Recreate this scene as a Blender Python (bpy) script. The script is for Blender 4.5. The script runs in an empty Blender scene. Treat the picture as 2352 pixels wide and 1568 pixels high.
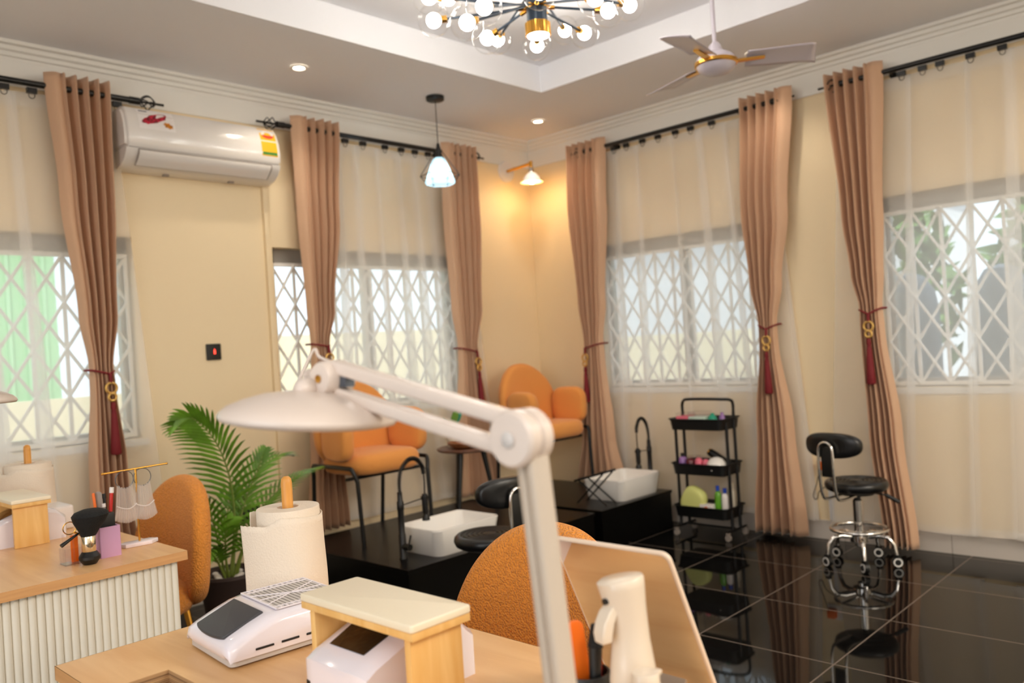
import bpy, bmesh, math, random
from mathutils import Vector, Matrix
random.seed(7)
PI = math.pi
SC = bpy.context.scene
COL = SC.collection

# ------------------------------------------------------------------ camera
F_PX = 1911.55
yaw, pit, rol = math.radians(43.6939), math.radians(0.2857), math.radians(-3.6493)
CAM = Vector((-5.0199, -4.4924, 1.3137))
fw = Vector((math.cos(yaw)*math.cos(pit), math.sin(yaw)*math.cos(pit), math.sin(pit)))
rt = Vector((math.sin(yaw), -math.cos(yaw), 0)); up = rt.cross(fw)
r2 = rt*math.cos(rol)+up*math.sin(rol); u2 = -rt*math.sin(rol)+up*math.cos(rol)
cd = bpy.data.cameras.new('camera'); cam = bpy.data.objects.new('camera', cd); COL.objects.link(cam)
cam.matrix_world = Matrix(((r2.x, u2.x, -fw.x, CAM.x), (r2.y, u2.y, -fw.y, CAM.y), (r2.z, u2.z, -fw.z, CAM.z), (0, 0, 0, 1)))
cd.sensor_width = 36; cd.lens = F_PX/2352*36; cd.clip_start = 0.05
cd.dof.use_dof = True; cd.dof.focus_distance = 2.0; cd.dof.aperture_fstop = 3.0
SC.camera = cam

# ------------------------------------------------------------------ world, exposure, lights
W = bpy.data.worlds.new('sky'); SC.world = W; W.use_nodes = True
bg = W.node_tree.nodes['Background']; bg.inputs[0].default_value = (0.80, 0.90, 1.0, 1); bg.inputs[1].default_value = 1.25
vs = SC.view_settings; vs.view_transform = 'Standard'; vs.look = 'None'; vs.gamma = 1; vs.use_curve_mapping = False
vs.exposure = 0.72
SC.cycles.max_bounces = 10; SC.cycles.diffuse_bounces = 5; SC.cycles.transparent_max_bounces = 24
SC.cycles.caustics_reflective = False; SC.cycles.caustics_refractive = False
SC.cycles.sample_clamp_indirect = 6
WARM = (1.0, 0.89, 0.74)
def light(name, typ, loc, energy, color, size=0.1, rot=(0, 0, 0), spot=None):
    l = bpy.data.lights.new(name, typ); l.energy = energy; l.color = color
    if typ == 'AREA': l.shape = 'RECTANGLE'; l.size = size[0]; l.size_y = size[1]
    elif typ == 'SUN': l.angle = size
    else: l.shadow_soft_size = size
    if spot: l.spot_size = spot; l.spot_blend = 0.6
    o = bpy.data.objects.new(name, l); o.location = loc; o.rotation_euler = rot; COL.objects.link(o); return o
# the sun outside (behind the house, so only the garden is lit directly)
light('sun', 'SUN', (0, 0, 9), 2.2, (1.0, 0.95, 0.86), 0.05, (math.radians(38), math.radians(-22), 0))
# added fill areas under the unseen part of the ceiling, no fixtures there
light('rear_fill_light', 'AREA', (-5.7, -5.9, 2.90), 40, (1.0, 0.94, 0.86), (2.4, 1.8))
light('side_fill_light', 'AREA', (-2.2, -6.3, 2.90), 84, (1.0, 0.91, 0.79), (2.0, 1.2))  # added fill, out of frame, to brighten the right wall
light('cool_fill_light', 'AREA', (-7.1, -3.6, 1.5), 29, (0.92, 0.96, 1.0), (2.2, 2.2), (0, math.radians(-90), 0))  # added cool fill in front of the closed rear wall, no opening there

# ------------------------------------------------------------------ materials
def lin(c): return tuple((x/255/12.92 if x/255 <= .04045 else ((x/255+.055)/1.055)**2.4) for x in c)
def base(name):
    m = bpy.data.materials.new(name); m.use_nodes = True
    return m, m.node_tree, m.node_tree.nodes['Principled BSDF']
def coord(nt, scale=(1, 1, 1)):
    tc = nt.nodes.new('ShaderNodeTexCoord'); mp = nt.nodes.new('ShaderNodeMapping'); mp.inputs['Scale'].default_value = scale
    nt.links.new(tc.outputs['Object'], mp.inputs[0]); return mp.outputs[0]
def mat(name, c, rough=.5, metal=0, bump=None, spec=.5, coat=0, emit=None, vary=0, var_scale=4, sheen=0, subsurf=0, trans=0):
    m, nt, p = base(name); col = lin(c)
    p.inputs['Base Color'].default_value = (*col, 1); p.inputs['Roughness'].default_value = rough; p.inputs['Metallic'].default_value = metal
    p.inputs['Specular IOR Level'].default_value = spec; p.inputs['Coat Weight'].default_value = coat; p.inputs['Coat Roughness'].default_value = .05
    p.inputs['Sheen Weight'].default_value = sheen; p.inputs['Transmission Weight'].default_value = trans
    if emit: p.inputs['Emission Color'].default_value = (*emit[0], 1); p.inputs['Emission Strength'].default_value = emit[1]
    if vary:
        n = nt.nodes.new('ShaderNodeTexNoise'); n.inputs['Scale'].default_value = var_scale; n.inputs['Detail'].default_value = 4
        nt.links.new(coord(nt), n.inputs['Vector'])
        r = nt.nodes.new('ShaderNodeValToRGB'); r.color_ramp.elements[0].position = .35; r.color_ramp.elements[1].position = .65
        r.color_ramp.elements[0].color = (*[x*(1-vary) for x in col], 1); r.color_ramp.elements[1].color = (*[min(1, x*(1+vary)) for x in col], 1)
        nt.links.new(n.outputs[0], r.inputs[0]); nt.links.new(r.outputs[0], p.inputs['Base Color'])
    if bump:
        kind, sc, st = bump
        n = nt.nodes.new('ShaderNodeTexVoronoi' if kind == 'voronoi' else 'ShaderNodeTexNoise')
        if kind == 'voronoi': n.feature = 'SMOOTH_F1'
        else: n.inputs['Detail'].default_value = 3
        n.inputs['Scale'].default_value = sc; nt.links.new(coord(nt), n.inputs['Vector'])
        b = nt.nodes.new('ShaderNodeBump'); b.inputs['Strength'].default_value = st; b.inputs['Distance'].default_value = .01
        if kind == 'voronoi': b.invert = True
        nt.links.new(n.outputs[0], b.inputs['Height']); nt.links.new(b.outputs[0], p.inputs['Normal'])
    return m
def wood(name, c1, c2, scale, rough=.4, bump=.05, coat=0):
    m, nt, p = base(name)
    v = coord(nt, scale); n = nt.nodes.new('ShaderNodeTexNoise'); n.inputs['Scale'].default_value = 1; n.inputs['Detail'].default_value = 6; n.inputs['Distortion'].default_value = .8
    nt.links.new(v, n.inputs['Vector'])
    r = nt.nodes.new('ShaderNodeValToRGB'); e = r.color_ramp.elements
    e[0].position = .32; e[0].color = (*lin(c1), 1); e[1].position = .68; e[1].color = (*lin(c2), 1)
    nt.links.new(n.outputs[0], r.inputs[0]); nt.links.new(r.outputs[0], p.inputs['Base Color'])
    p.inputs['Roughness'].default_value = rough; p.inputs['Coat Weight'].default_value = coat; p.inputs['Coat Roughness'].default_value = .1
    b = nt.nodes.new('ShaderNodeBump'); b.inputs['Strength'].default_value = bump; b.inputs['Distance'].default_value = .002
    nt.links.new(n.outputs[0], b.inputs['Height']); nt.links.new(b.outputs[0], p.inputs['Normal'])
    return m
def clear(name, tint=(1, 1, 1), rough=.02, ior=1.35):
    m = bpy.data.materials.new(name); m.use_nodes = True; nt = m.node_tree; nt.nodes.clear()
    o = nt.nodes.new('ShaderNodeOutputMaterial'); mx = nt.nodes.new('ShaderNodeMixShader'); t = nt.nodes.new('ShaderNodeBsdfTransparent'); g = nt.nodes.new('ShaderNodeBsdfGlossy')
    lw = nt.nodes.new('ShaderNodeLayerWeight'); lw.inputs[0].default_value = .5
    pw = nt.nodes.new('ShaderNodeMath'); pw.operation = 'POWER'; pw.inputs[1].default_value = 3.5; nt.links.new(lw.outputs['Facing'], pw.inputs[0])
    f = nt.nodes.new('ShaderNodeMath'); f.operation = 'MULTIPLY_ADD'; f.inputs[1].default_value = .62; f.inputs[2].default_value = (ior-1)**2/(ior+1)**2; nt.links.new(pw.outputs[0], f.inputs[0])
    t.inputs[0].default_value = (*tint, 1); g.inputs['Roughness'].default_value = rough
    nt.links.new(f.outputs[0], mx.inputs[0]); nt.links.new(t.outputs[0], mx.inputs[1]); nt.links.new(g.outputs[0], mx.inputs[2]); nt.links.new(mx.outputs[0], o.inputs[0]); return m
def cloth_sheer(name, c, opac):
    m = bpy.data.materials.new(name); m.use_nodes = True; nt = m.node_tree; nt.nodes.clear()
    o = nt.nodes.new('ShaderNodeOutputMaterial'); mx = nt.nodes.new('ShaderNodeMixShader'); t = nt.nodes.new('ShaderNodeBsdfTransparent')
    d = nt.nodes.new('ShaderNodeBsdfDiffuse'); tr = nt.nodes.new('ShaderNodeBsdfTranslucent'); m2 = nt.nodes.new('ShaderNodeMixShader'); m2.inputs[0].default_value = .5
    d.inputs[0].default_value = (*lin(c), 1); tr.inputs[0].default_value = (*lin(c), 1)
    nt.links.new(d.outputs[0], m2.inputs[1]); nt.links.new(tr.outputs[0], m2.inputs[2])
    mx.inputs[0].default_value = opac
    nt.links.new(t.outputs[0], mx.inputs[1]); nt.links.new(m2.outputs[0], mx.inputs[2]); nt.links.new(mx.outputs[0], o.inputs[0]); return m
def glow(name, c, s):
    m = bpy.data.materials.new(name); m.use_nodes = True; nt = m.node_tree; nt.nodes.clear()
    o = nt.nodes.new('ShaderNodeOutputMaterial'); e = nt.nodes.new('ShaderNodeEmission'); e.inputs[0].default_value = (*c, 1); e.inputs[1].default_value = s
    nt.links.new(e.outputs[0], o.inputs[0]); return m
def floor_mat():
    m, nt, p = base('black_tile')
    v = coord(nt); sep = nt.nodes.new('ShaderNodeSeparateXYZ'); nt.links.new(v, sep.inputs[0])
    def op(o, a, b):
        n = nt.nodes.new('ShaderNodeMath'); n.operation = o
        for i, x in enumerate((a, b)):
            if hasattr(x, 'links') or hasattr(x, 'is_linked'): nt.links.new(x, n.inputs[i])
            else: n.inputs[i].default_value = x
        return n.outputs[0]
    gs = []
    for ax, off in ((0, .0722), (1, 2.5006)):
        s = op('ADD', sep.outputs[ax], off + 60.0)
        d = op('MODULO', s, .6)
        d = op('MINIMUM', d, op('SUBTRACT', .6, d))
        gs.append(op('LESS_THAN', d, .0032))
    g = op('MAXIMUM', gs[0], gs[1])
    mix = nt.nodes.new('ShaderNodeMix'); mix.data_type = 'RGBA'; nt.links.new(g, mix.inputs[0])
    mix.inputs[6].default_value = (.0045, .0042, .004, 1); mix.inputs[7].default_value = (.16, .125, .10, 1)
    nt.links.new(mix.outputs[2], p.inputs['Base Color'])
    rr = op('MULTIPLY_ADD', g, .5); nt.nodes[-1].inputs[2].default_value = .035; nt.links.new(rr, p.inputs['Roughness'])
    p.inputs['IOR'].default_value = 1.28; p.inputs['Specular IOR Level'].default_value = .5
    n = nt.nodes.new('ShaderNodeTexNoise'); n.inputs['Scale'].default_value = 3.0; n.inputs['Detail'].default_value = 1; nt.links.new(coord(nt), n.inputs['Vector'])
    b = nt.nodes.new('ShaderNodeBump'); b.inputs['Strength'].default_value = .06; b.inputs['Distance'].default_value = .01
    nt.links.new(n.outputs[0], b.inputs['Height']); nt.links.new(b.outputs[0], p.inputs['Normal'])
    return m

M = dict(
    wall=mat('wall_paint', (241, 220, 182), .75, bump=('noise', 60, .04)),
    white=mat('white_paint', (236, 232, 224), .7), ceiling=mat('ceiling_paint', (247, 246, 249), .8),
    trimw=mat('trim_white', (238, 234, 226), .5), skirt=mat('skirting_tile', (205, 196, 186), .2),
    floor=floor_mat(), drape=mat('drape_cloth', (208, 168, 136), .85, sheen=.2, bump=('noise', 300, .08)),
    sheer=cloth_sheer('sheer_cloth', (253, 251, 248), .48),
    rod=mat('black_rod', (14, 12, 11), .3), red=mat('red_cord', (120, 18, 26), .7), gold=mat('gold', (226, 170, 78), .22, 1),
    ringg=mat('gold_ring', (222, 178, 100), .35, .6),
    boucle=mat('boucle_close', (232, 150, 66), .95, bump=('voronoi', 210, .75), spec=.08, sheen=.15, vary=.06, var_scale=90),
    orange=mat('orange_cloth', (230, 152, 74), .9, bump=('noise', 160, .35), sheen=.2),
    blackm=mat('black_metal', (12, 11, 11), .38), blackp=mat('black_plastic', (10, 10, 10), .45), blackl=mat('black_vinyl', (13, 13, 14), .32),
    plat=mat('black_laminate', (10, 9, 8), .30, spec=.22), chrome=mat('chrome', (225, 222, 218), .08, 1),
    ceram=mat('ceramic', (240, 236, 230), .12, coat=.4), oak=wood('oak_laminate', (222, 172, 116), (236, 192, 138), (22, 2.2, 22), .35),
    edge=wood('oak_edge', (206, 150, 96), (222, 168, 112), (3, 3, 60), .45), ply=wood('ply_edge', (120, 84, 56), (214, 170, 120), (.5, .5, 240), .6),
    pine=wood('pine', (224, 172, 96), (240, 198, 130), (30, 30, 2.2), .45), bamboo=wood('bamboo', (206, 140, 60), (228, 166, 84), (60, 60, 3), .4),
    walnut=wood('walnut', (92, 56, 38), (120, 78, 54), (4, 30, 4), .35), flute=mat('fluted_white', (236, 229, 214), .45),
    pad=mat('cream_vinyl', (240, 228, 202), .4), shell=mat('white_shell', (236, 230, 238), .14, coat=.6), shell2=mat('grey_base', (196, 190, 186), .4),
    darkp=mat('dark_panel', (62, 62, 66), .45), window_dark=mat('dark_window', (18, 15, 14), .08, coat=.8, bump=('noise', 30, .35)),
    paper=mat('paper_towel', (230, 216, 198), .95, bump=('noise', 240, .22)), lampw=mat('lamp_white', (214, 200, 190), .35, coat=.2),
    alu=mat('lamp_pole', (196, 182, 166), .4), steel=mat('steel_blue', (92, 100, 112), .3, .6),
    leaf=mat('palm_leaf', (98, 142, 36), .42, vary=.35, var_scale=9), stem=mat('palm_stem', (112, 128, 48), .5), pot=mat('pot', (66, 52, 48), .55),
    soil=mat('soil', (52, 38, 28), .95), pebble=mat('pebble', (214, 206, 196), .6), lilac=mat('lilac', (205, 160, 200), .4),
    hair=mat('brush_hair', (7, 7, 7), .8, bump=('noise', 250, .4)), chromeg=mat('pale_gold_metal', (236, 222, 196), .12, 1),
    acryl=clear('clear_acrylic', (.97, .95, .96)), glass=clear('globe_glass', (1, 1, 1), 0, 1.3), pane=clear('window_pane', (.93, .96, .96)),
    fringe=cloth_sheer('fringe', (240, 232, 228), .62), marble=mat('marble', (238, 228, 234), .2, vary=.08, var_scale=25),
    of=mat('orange_plastic', (240, 112, 22), .45), redp=mat('red_plastic', (200, 40, 34), .4), pink=mat('pink', (226, 110, 130), .4), teal=mat('teal', (20, 150, 120), .35),
    purple=mat('purple_bottle', (150, 110, 170), .2), wine=mat('wine_bottle', (96, 30, 40), .15), mint=mat('mint_box', (196, 214, 200), .4), lime=mat('lime_pouch', (214, 216, 132), .5),
    green=mat('green_bottle', (96, 160, 40), .2), blue=mat('blue_cap', (30, 70, 180), .4), cream=mat('cream_plastic', (236, 224, 200), .4), clearish=mat('frosted_white', (222, 208, 190), .3, coat=.3),
    fan=mat('fan_lilac', (206, 198, 208), .3, coat=.3), grille=mat('grille_white', (246, 242, 236), .5), alufr=mat('window_frame', (172, 168, 160), .4, .2),
    acw=mat('ac_white', (232, 226, 220), .16, coat=.5), acg=mat('ac_gap', (150, 138, 128), .6), yel=mat('label_yellow', (240, 182, 10), .4), grn=mat('label_green', (60, 130, 40), .5),
    redl=mat('label_red', (214, 60, 20), .5), flower=mat('flower_red', (160, 24, 44), .5, vary=.7, var_scale=70), leafo=mat('flower_orange', (196, 120, 20), .5, vary=.4, var_scale=60), ink=mat('ink', (60, 56, 66), .5), lw=mat('label_white', (236, 230, 226), .3),
    mirror=mat('mirror', (236, 228, 220), .04, 1), pinkf=mat('pale_rim', (226, 206, 186), .4), navy=mat('navy_metal', (44, 58, 74), .35, .3),
    bulb=glow('bulb', (1.0, .96, .87), 25), spot=glow('downlight_glow', (1, .86, .66), 14), pendl=glow('pendant_bulb', (.75, .92, 1.0), 30),
    sconl=glow('sconce_bulb', (1, .74, .34), 26), shade=cloth_sheer('pendant_glass', (196, 226, 238), .75), ring=glow('hub_glow', (1, .95, .85), 9),
    cream_wall=mat('garden_wall', (238, 226, 198), .8), concrete=mat('yard_concrete', (176, 172, 164), .9), gpaint=mat('green_panel', (158, 212, 166), .7),
    foliage=mat('foliage', (96, 140, 70), .7, vary=.4, var_scale=12), drum=mat('drum', (120, 134, 152), .6), neigh=mat('neighbour', (214, 216, 220), .8), cable=mat('cable', (28, 24, 22), .5),
    pvc=mat('pvc', (212, 208, 206), .4), redled=glow('red_led', (1, .05, .03), 2.5), wb=mat('white_box', (232, 224, 220), .35), bowlw=wood('bowl_wood', (150, 92, 56), (186, 124, 82), (20, 20, 6), .4),
)

# ------------------------------------------------------------------ builders
class B:
    """collects shapes in one bmesh"""
    def __init__(s): s.bm = bmesh.new()
    def add(s, vs, fs):
        v = [s.bm.verts.new(p) for p in vs]
        for f in fs:
            try: s.bm.faces.new([v[i] for i in f])
            except ValueError: pass
        return v
    def box(s, c, d, rot=None, bev=0):
        t = bmesh.new(); bmesh.ops.create_cube(t, size=1)
        for v in t.verts: v.co = Vector((v.co.x*d[0], v.co.y*d[1], v.co.z*d[2]))
        if bev: bmesh.ops.bevel(t, geom=t.edges[:], offset=bev, segments=2, affect='EDGES', profile=.6)
        mt = Matrix.Translation(c) @ (rot if rot else Matrix())
        s.merge(t, mt); return s
    def merge(s, t, mt=None):
        t.verts.index_update(); n = []
        for v in t.verts: n.append(s.bm.verts.new(mt @ v.co if mt else v.co))
        for f in t.faces:
            try: s.bm.faces.new([n[v.index] for v in f.verts])
            except ValueError: pass
        t.free()
    def tube(s, pts, r, n=10, closed=False, cap=True):
        pts = [Vector(p) for p in pts]; m = len(pts); rings = []
        rs = r if isinstance(r, (list, tuple)) else [r]*m
        prev = None
        for i, p in enumerate(pts):
            if closed: t = (pts[(i+1) % m]-pts[i-1]).normalized()
            else: t = (pts[min(i+1, m-1)]-pts[max(i-1, 0)]).normalized()
            if prev is None:
                a = Vector((0, 0, 1)) if abs(t.z) < .9 else Vector((1, 0, 0)); x = t.cross(a).normalized()
            else:
                x = prev - t*prev.dot(t); x.normalize()
            prev = x; y = t.cross(x)
            rings.append([s.bm.verts.new(p+(x*math.cos(2*PI*k/n)+y*math.sin(2*PI*k/n))*rs[i]) for k in range(n)])
        for i in range(m if closed else m-1):
            a, b = rings[i], rings[(i+1) % m]
            for k in range(n): s.bm.faces.new((a[k], a[(k+1) % n], b[(k+1) % n], b[k]))
        if cap and not closed:
            s.bm.faces.new(rings[0][::-1]); s.bm.faces.new(rings[-1])
        return s
    def lathe(s, prof, c=(0, 0, 0), n=28, axis=None):
        """prof: list of (r, z); axis: matrix applied"""
        mt = Matrix.Translation(c) @ (axis if axis else Matrix()); rings = []
        for r, z in prof:
            if r < 1e-6: rings.append([s.bm.verts.new(mt @ Vector((0, 0, z)))])
            else: rings.append([s.bm.verts.new(mt @ Vector((r*math.cos(2*PI*k/n), r*math.sin(2*PI*k/n), z))) for k in range(n)])
        for a, b in zip(rings, rings[1:]):
            for k in range(n):
                q = []
                for v in ((a[k % len(a)]), (a[(k+1) % len(a)]), (b[(k+1) % len(b)]), (b[k % len(b)])):
                    if v not in q: q.append(v)
                if len(q) > 2:
                    try: s.bm.faces.new(q)
                    except ValueError: pass
        return s
    def prism(s, poly, h, mt=None, bev=0):
        """poly in xy, extruded z 0..h"""
        t = bmesh.new(); v = [t.verts.new((x, y, 0)) for x, y in poly]; f = t.faces.new(v)
        e = bmesh.ops.extrude_face_region(t, geom=[f]); bmesh.ops.translate(t, vec=(0, 0, h), verts=[g for g in e['geom'] if isinstance(g, bmesh.types.BMVert)])
        if bev:
            ed = [q for q in t.edges if abs(q.verts[0].co.z-q.verts[1].co.z) < 1e-6]
            bmesh.ops.bevel(t, geom=ed, offset=bev, segments=3, affect='EDGES', profile=.5)
        s.merge(t, mt); return s
    def sphere(s, c, r, sc=(1, 1, 1), u=24, v=14):
        t = bmesh.new(); bmesh.ops.create_uvsphere(t, u_segments=u, v_segments=v, radius=r)
        s.merge(t, Matrix.Translation(c) @ Matrix.Diagonal((*sc, 1))); return s
    def grid(s, fn, nu, nv, closed_u=False):
        vs = [[s.bm.verts.new(fn(i/(nu if closed_u else nu-1), j/(nv-1))) for i in range(nu)] for j in range(nv)]
        for j in range(nv-1):
            for i in range(nu if closed_u else nu-1):
                s.bm.faces.new((vs[j][i], vs[j][(i+1) % nu], vs[j+1][(i+1) % nu], vs[j+1][i]))
        return s
    def obj(s, name, m, parent=None, smooth=40, origin=None, fix=True):
        if fix: bmesh.ops.recalc_face_normals(s.bm, faces=s.bm.faces[:])
        me = bpy.data.meshes.new(name); s.bm.to_mesh(me); s.bm.free()
        o = bpy.data.objects.new(name, me); COL.objects.link(o); me.materials.append(m if not isinstance(m, str) else M[m])
        if parent: o.parent = parent
        else:
            if origin is None:
                xs = [v.co for v in me.vertices]
                mn = Vector((min(v.x for v in xs), min(v.y for v in xs), min(v.z for v in xs))); mx = Vector((max(v.x for v in xs), max(v.y for v in xs), max(v.z for v in xs)))
                origin = Vector(((mn.x+mx.x)/2, (mn.y+mx.y)/2, mn.z))
            me.transform(Matrix.Translation(-Vector(origin))); o.location = origin
        if smooth:
            for p in me.polygons: p.use_smooth = True
            me.set_sharp_from_angle(angle=math.radians(smooth))
        return o
def rr(w, d, r, n=6):
    """rounded rectangle outline"""
    out = []
    for cx, cy, a0 in ((w/2-r, d/2-r, 0), (-w/2+r, d/2-r, PI/2), (-w/2+r, -d/2+r, PI), (w/2-r, -d/2+r, 1.5*PI)):
        for k in range(n+1): out.append((cx+r*math.cos(a0+PI/2*k/n), cy+r*math.sin(a0+PI/2*k/n)))
    return out
def RX(a): return Matrix.Rotation(math.radians(a), 4, 'X')
def RY(a): return Matrix.Rotation(math.radians(a), 4, 'Y')
def RZ(a): return Matrix.Rotation(math.radians(a), 4, 'Z')
def T(*p): return Matrix.Translation(p)
def spline(pts, n=8):
    pts = [Vector(p) for p in pts]; out = []
    for i in range(len(pts)-1):
        p0, p1, p2, p3 = pts[max(i-1, 0)], pts[i], pts[i+1], pts[min(i+2, len(pts)-1)]
        for k in range(n):
            t = k/n; out.append(.5*((2*p1)+(p2-p0)*t+(2*p0-5*p1+4*p2-p3)*t*t+(3*p1-p0-3*p2+p3)*t**3))
    out.append(pts[-1]); return out
def tag(o, label, cat, group=None, kind=None):
    o['label'] = label; o['category'] = cat
    if group: o['group'] = group
    if kind: o['kind'] = kind
    return o
def thing(name, label, cat, loc=(0, 0, 0), rz=0, group=None):
    o = bpy.data.objects.new(name, None); COL.objects.link(o); o.empty_display_size = .05
    o.location = loc; o.rotation_euler = (0, 0, math.radians(rz)); return tag(o, label, cat, group)
def struct(b, name, m, label=None, smooth=0, parent=None):
    o = b.obj(name, m, parent, smooth=smooth)
    if not parent: o['kind'] = 'structure'
    if label: o['label'] = label; o['category'] = name.split('_')[0]
    return o
def dup(root, loc, rz=None, label=None, swap=None):
    def cp(o, parent):
        c = o.copy(); COL.objects.link(c); c.parent = parent
        for ch in [q for q in list(bpy.data.objects) if q.parent == o]: cp(ch, c)
        return c
    r = cp(root, None); r.location = loc
    if rz is not None: r.rotation_euler = (0, 0, math.radians(rz))
    if label: r['label'] = label
    return r

# ------------------------------------------------------------------ room shell
ZC, ZT = 2.93, 3.10
def wall(name, axis, span, holes, label, thick=.16):
    b = B(); us = sorted({span[0], span[1], *[h[0] for h in holes], *[h[1] for h in holes]}); zs = sorted({0, 3.3, *[h[2] for h in holes], *[h[3] for h in holes]})
    def P(u, d, z): return (u, d, z) if axis == 'y' else (d, u, z)
    def q(a, c, e, g): b.add([a, c, e, g], [(0, 1, 2, 3)])
    for u0, u1 in zip(us, us[1:]):
        for z0, z1 in zip(zs, zs[1:]):
            if any(h[0] <= u0 and u1 <= h[1] and h[2] <= z0 and z1 <= h[3] for h in holes): continue
            for d in (0, thick): q(P(u0, d, z0), P(u1, d, z0), P(u1, d, z1), P(u0, d, z1))
    for h in holes:
        q(P(h[0], 0, h[2]), P(h[1], 0, h[2]), P(h[1], thick, h[2]), P(h[0], thick, h[2])); q(P(h[0], 0, h[3]), P(h[1], 0, h[3]), P(h[1], thick, h[3]), P(h[0], thick, h[3]))
        for u in h[:2]: q(P(u, 0, h[2]), P(u, thick, h[2]), P(u, thick, h[3]), P(u, 0, h[3]))
    bmesh.ops.remove_doubles(b.bm, verts=b.bm.verts[:], dist=1e-5)
    return struct(b, name, 'wall', label)
HL = [(-4.95, -3.195, .95, 2.02), (-2.36, -.86, .95, 2.0)]
HR = [(-2.02, -.66, .95, 2.02), (-4.3, -2.70, .93, 2.04)]
wall('wall_left', 'y', (-7.3, .16), HL, 'pale yellow wall carrying the air conditioner')
wall('wall_right', 'x', (-7.3, .16), HR, 'pale yellow wall behind the trolley and wheeled stool')
b = B(); b.box((-7.38, -3.6, 1.65), (.16, 7.6, 3.3)); struct(b, 'wall_rear', 'white', 'plain wall behind the camera, facing the right wall')
b = B(); b.box((-3.6, -7.38, 1.65), (7.6, .16, 3.3)); struct(b, 'wall_front', 'white', 'plain wall behind the camera, facing the left wall')
b = B(); b.box((-3.57, -3.57, -.05), (7.5, 7.5, .1)); o = struct(b, 'floor', 'floor', 'glossy black square tiled floor with thin brown grout')
# shift so tile texture (object coords) uses world coordinates
o.data.transform(Matrix.Translation(o.location)); o.location = (0, 0, 0)
b = B()
tx0, tx1, ty0, ty1 = -4.6, -.945, -5.4, -1.0
def qd(*p): b.add(p, [(0, 1, 2, 3)])
X0, X1, Y0, Y1 = -7.3, .0, -7.3, .0
for (ax, bx, ay, by) in ((X0, tx0, Y0, Y1), (tx1, X1, Y0, Y1), (tx0, tx1, Y0, ty0), (tx0, tx1, ty1, Y1)):
    qd((ax, ay, ZC), (bx, ay, ZC), (bx, by, ZC), (ax, by, ZC))
qd((tx0, ty0, ZT), (tx1, ty0, ZT), (tx1, ty1, ZT), (tx0, ty1, ZT))
for x in (tx0, tx1): qd((x, ty0, ZC), (x, ty1, ZC), (x, ty1, ZT), (x, ty0, ZT))
for y in (ty0, ty1): qd((tx0, y, ZC), (tx1, y, ZC), (tx1, y, ZT), (tx0, y, ZT))
bmesh.ops.remove_doubles(b.bm, verts=b.bm.verts[:], dist=1e-5)
struct(b, 'ceiling', 'ceiling', 'pale ceiling stepping up into a square recessed tray')
b = B(); b.box((-3.6, -3.6, 3.36), (7.8, 7.8, .1)); struct(b, 'ceiling_slab', 'ceiling')
# cornices: small stepped profile
def cornice(name, axis, label):
    b = B(); prof = [(0, 2.85), (.012, 2.85), (.016, 2.864), (.03, 2.868), (.034, 2.885), (.05, 2.892), (.055, 2.91), (.075, 2.915), (.08, 2.93), (0, 2.93)]
    for u in (-7.3, 0):
        pass
    vs = []
    for u in (-7.3, 0):
        for d, z in prof: vs.append((u, -d, z) if axis == 'y' else (-d, u, z))
    n = len(prof); b.add(vs, [(i, (i+1) % n, n+(i+1) % n, n+i) for i in range(n)])
    struct(b, name, 'trimw', label, smooth=20)
cornice('trim_1', 'y', 'stepped white cornice along the top of the left wall')
cornice('trim_2', 'x', 'stepped white cornice along the top of the right wall')
b = B(); b.box((-3.65, -.005, 2.79), (7.3, .01, .125)); struct(b, 'trim_3', 'white', 'plain white band under the left cornice')
b = B(); b.box((-.005, -3.65, 2.79), (.01, 7.3, .125)); struct(b, 'trim_4', 'white', 'plain white band under the right cornice')
b = B(); b.box((-3.65, -.008, .0575), (7.3, .016, .115)); struct(b, 'baseboard_left', 'skirt', 'grey tiled baseboard along the left wall')
b = B()
for k in range(13): b.box((-.008, -.3-.6*k+.0, .0575), (.016, .597, .115))
struct(b, 'baseboard_right', 'skirt', 'grey tiled baseboard along the right wall')
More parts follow.
